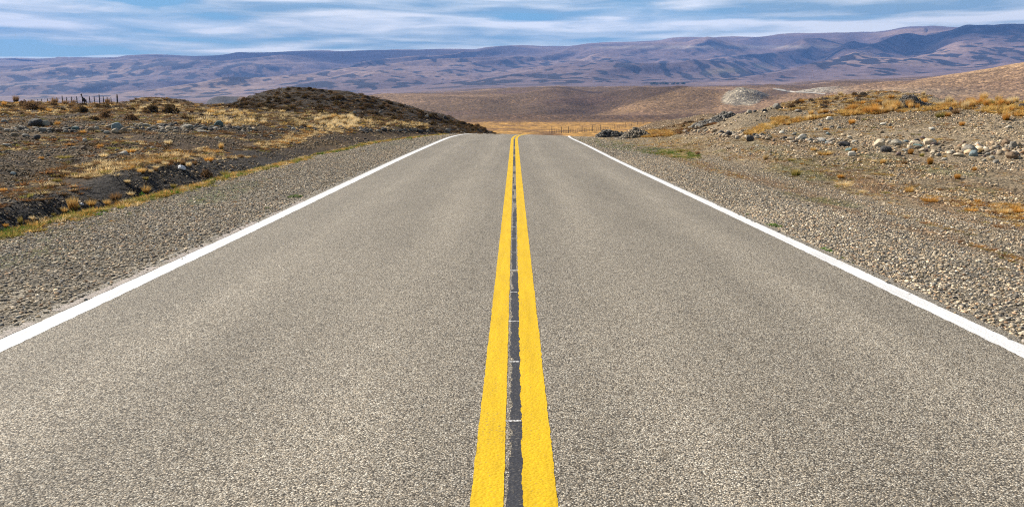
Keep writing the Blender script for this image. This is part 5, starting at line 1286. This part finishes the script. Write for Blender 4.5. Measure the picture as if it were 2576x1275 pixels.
# ------------------------------------------------------------------ the animal beside the skyline fence: one skinned body
def guanaco():
    Yg = 96.0; px = (220 + 690 / 16.1) / 1.2422; x = ray(px, 255)[0] * Yg; z = hxy(x, Yg)
    J = [((0, 0, .98), .20, None), ((.06, -.28, 1.00), .21, 0), ((.07, -.48, 1.10), .155, 1), ((.04, -.55, 1.32), .10, 2), ((.01, -.60, 1.52), .078, 3), ((0, -.62, 1.64), .085, 4), ((-.04, -.74, 1.62), .06, 5), ((-.06, -.82, 1.59), .04, 6),
         ((-.10, .34, 1.00), .20, 0), ((-.16, .50, .98), .09, 8), ((-.20, .58, .84), .04, 9),
         ((-.02, -.40, .72), .10, 1), ((-.06, -.40, .42), .055, 11), ((-.10, -.38, .04), .045, 12), ((.26, -.36, .72), .10, 1), ((.26, -.36, .42), .055, 14), ((.27, -.34, .04), .045, 15),
         ((-.22, .40, .74), .12, 8), ((-.24, .50, .42), .058, 17), ((-.24, .42, .04), .045, 18), ((.04, .44, .74), .12, 8), ((.04, .54, .42), .058, 20), ((.05, .46, .04), .045, 21),
         ((-.055, -.60, 1.75), .026, 5), ((.055, -.60, 1.75), .026, 5)]
    me = bpy.data.meshes.new('guanaco'); me.from_pydata([j[0] for j in J], [(i, j[2]) for i, j in enumerate(J) if j[2] is not None], [])
    o = bpy.data.objects.new('guanaco', me); COL.objects.link(o)
    o.modifiers.new('skin', 'SKIN'); sv = me.skin_vertices[0].data if me.skin_vertices else None
    if sv is None:
        bm = bmesh.new(); bm.from_mesh(me); bm.verts.layers.skin.verify(); bm.to_mesh(me); bm.free(); sv = me.skin_vertices[0].data
    for i, j in enumerate(J): sv[i].radius = (j[1], j[1])
    sv[0].use_root = True
    ss = o.modifiers.new('smooth', 'SUBSURF'); ss.levels = 2; ss.render_levels = 2
    m, nt, out = new_mat('woolly coat'); k = NT(nt); xx, yy, zz = k.sep(k.n('TexCoord').outputs['Object']); n_ = k.noise(k.pos(), 30, 4, .6)
    coat = k.ramp(zz, [(.0, (.10, .075, .05)), (.35, (.055, .038, .026)), (.8, (.06, .04, .026)), (1.0, (.035, .028, .022))])
    k.l(k.bsdf(k.mix(1.0, coat, k.ramp(n_, [(.3, .7), (.7, 1.2)]), 'MULTIPLY'), .95, k.bump(n_, .5, .02), .1), out.inputs['Surface']); me.materials.append(m)
    o.location = (x, Yg, z); o.scale = (.60, .60, .84); o.rotation_euler = (0, 0, math.radians(-8))
    o['label'] = 'dark long-necked guanaco standing at the skyline fence'; o['category'] = 'guanaco'
    LANDMARKS.append((px, 260, -1, 'the guanaco'))
guanaco()

# ------------------------------------------------------------------ tracks and trees far away
def far_track(name, pts, label, col):
    V, Fc = [], []
    for px, pa, pb in pts:
        for q in (pb, pa):
            h3 = hit(px, q, 2500); V.append((h3[0], h3[1], h3[2] + .25))
    for i in range(len(pts) - 1): Fc.append((2 * i, 2 * i + 2, 2 * i + 3, 2 * i + 1))
    m, nt, out = new_mat('pale gravel'); k = NT(nt); n_ = k.noise(k.pos(), .4, 4, .6)
    k.l(k.bsdf(k.ramp(n_, [(.3, tuple(v * .8 for v in col)), (.7, tuple(v * 1.15 for v in col))]), .9), out.inputs['Surface'])
    link(bpy.data.objects.new(name, mesh_np(name, V, Fc, [m], smooth=False)), kind='structure', label=label)
far_track('road_beyond', [(p, q - w_, q + w_) for p, q, w_ in ((1944, 224.6, .5), (1952, 225.2, 1.3), (1960, 226.2, 1.9), (1968, 227.6, 2.1), (1976, 229.2, 1.8), (1988, 230.9, 1.4), (2002, 232.2, 1.1), (2020, 233.4, .9), (2040, 234.6, .9), (2060, 236.2, 1.0), (2076, 237.8, 1.0))], 'pale stretch of road crossing the distant hillside', (.40, .37, .32))

def far_trees():
    r = np.random.default_rng(4); V, Fc, A = [], [], []
    for i in range(34):
        px = r.uniform(1636, 1724); Y0 = r.uniform(2700, 2790); c_ = ray(px, 214)[0]; X0 = c_ * Y0; z = hxy(X0, Y0); R = r.uniform(3, 6.5); Ht = r.uniform(5, 10)
        for k_ in range(90):
            d = r.normal(size=3); d /= np.linalg.norm(d); p = np.array([X0, Y0, z + Ht * .5]) + d * [R, R, Ht * .5] * r.uniform(.5, 1); a = r.normal(size=3) * .9; b = r.normal(size=3) * .9; s = len(V)
            V += [p, p + a, p + b]; Fc.append((s, s + 1, s + 2)); A += [(.5, r.uniform(), 0)] * 3
    link(bpy.data.objects.new('far_trees', mesh_np('far_trees', V, Fc, [grass_material('far tree leaves', (.01, .03, .02), (.018, .055, .032), (.03, .08, .04))], np.array(A), False)), kind='stuff', label='dark green belt of trees at the foot of the mountains')
far_trees()

# ------------------------------------------------------------------ a cloud out of frame whose shadow lies on the nearer mountain
def cloud(name, target, height, rx, ry, th, seed, label, alpha=1.0):
    t = Vector(target); p = t + sun_dir * ((height - t.z) / sun_dir.z)
    V, Fc = ico(5); q = 1 + .30 * n3(V, 1.4, seed) + .15 * n3(V, 3.5, seed + 2)
    V = V * q[:, None] * [rx, ry, th]
    m, nt, out = new_mat('cloud'); k = NT(nt); ox, oy, oz = k.sep(k.n('TexCoord').outputs['Object'])
    rr = k.math('SQRT', k.math('ADD', k.math('POWER', k.math('DIVIDE', ox, rx), 2.0), k.math('POWER', k.math('DIVIDE', oy, ry), 2.0)))
    nz = k.noise(k.comb(k.math('DIVIDE', ox, ry), k.math('DIVIDE', oy, ry)), 3.0, 5, .6)
    f = k.math('SUBTRACT', k.math('ADD', rr, k.math('MULTIPLY', nz, .9)), .45)
    a = k.ramp(f, [(.45, alpha), (.95, 0.0)])                 # thick in the middle, wisps at the rim
    tr = k.n('BsdfTransparent'); mx = k.n('MixShader'); k.l(a, mx.inputs[0]); k.l(tr.outputs[0], mx.inputs[1])
    k.l(k.bsdf(k.ramp(nz, [(.3, (.75, .76, .78)), (.7, (.82, .82, .82))]), 1.0, None, 0), mx.inputs[2]); k.l(mx.outputs[0], out.inputs['Surface'])
    o = bpy.data.objects.new(name, mesh_np(name, V, Fc, [m])); o.location = p; link(o, kind='structure', label=label); return o
cx_ = colc(2440) * 5200
cloud('cloud', (colc(760) * 7000, 6900, 480), 2600, 2400, 800, 160, 11, 'high flat cloud shading the crest of the far range', .65)
cloud('cloud', (cx_ + 150, 5250, 420), 2600, 1700, 1100, 160, 3, 'high flat cloud shading the nearer mountain')

# ------------------------------------------------------------------ words that single each thing out
ORD = ['', 'second ', 'third ', 'fourth ', 'fifth ', 'sixth ', 'seventh ', 'eighth ', 'ninth ', 'tenth ', 'eleventh ', 'twelfth ', 'thirteenth ', 'fourteenth ', 'fifteenth ']
def side_word(dx, dy, side):
    if abs(dx) > abs(dy) * 3.0: return 'on the road side of' if dx * side < 0 else 'outward of'
    return 'beyond' if dy < 0 else 'in front of'
groups = {}
for t in THINGS:
    best = min((l for l in LANDMARKS if l[2] == t['side']), key=lambda l: abs(l[0] - t['px']) + 2.4 * abs(l[1] - t['py']))
    dx, dy = t['px'] - best[0], t['py'] - best[1]
    sz = 'small' if t['w'] < t['cls'][0] else ('large' if t['w'] > t['cls'][1] else 'middling')
    t['d'] = math.hypot(dx, 2.4 * dy)
    key = ('%s %s %s' % (sz, t['words'], t['noun']), '%s %s' % (side_word(dx, dy, t['side']), best[3]))
    groups.setdefault(key, []).append(t)
for (a, b), ts in groups.items():
    ts.sort(key=lambda t: t['d'])
    for i, t in enumerate(ts):
        t['o']['label'] = LB = (ORD[min(i, 14)] if len(ts) > 1 and i else ('first ' if len(ts) > 1 else '')) + a + ' ' + b
        if len(LB.replace('-', ' ').split()) > 16:
            for wd in ('in front of', 'small ', 'middling ', 'large '):
                if len(LB.replace('-', ' ').split()) > 16: LB = LB.replace(wd, 'before' if wd[0] == 'i' else '')
            t['o']['label'] = LB
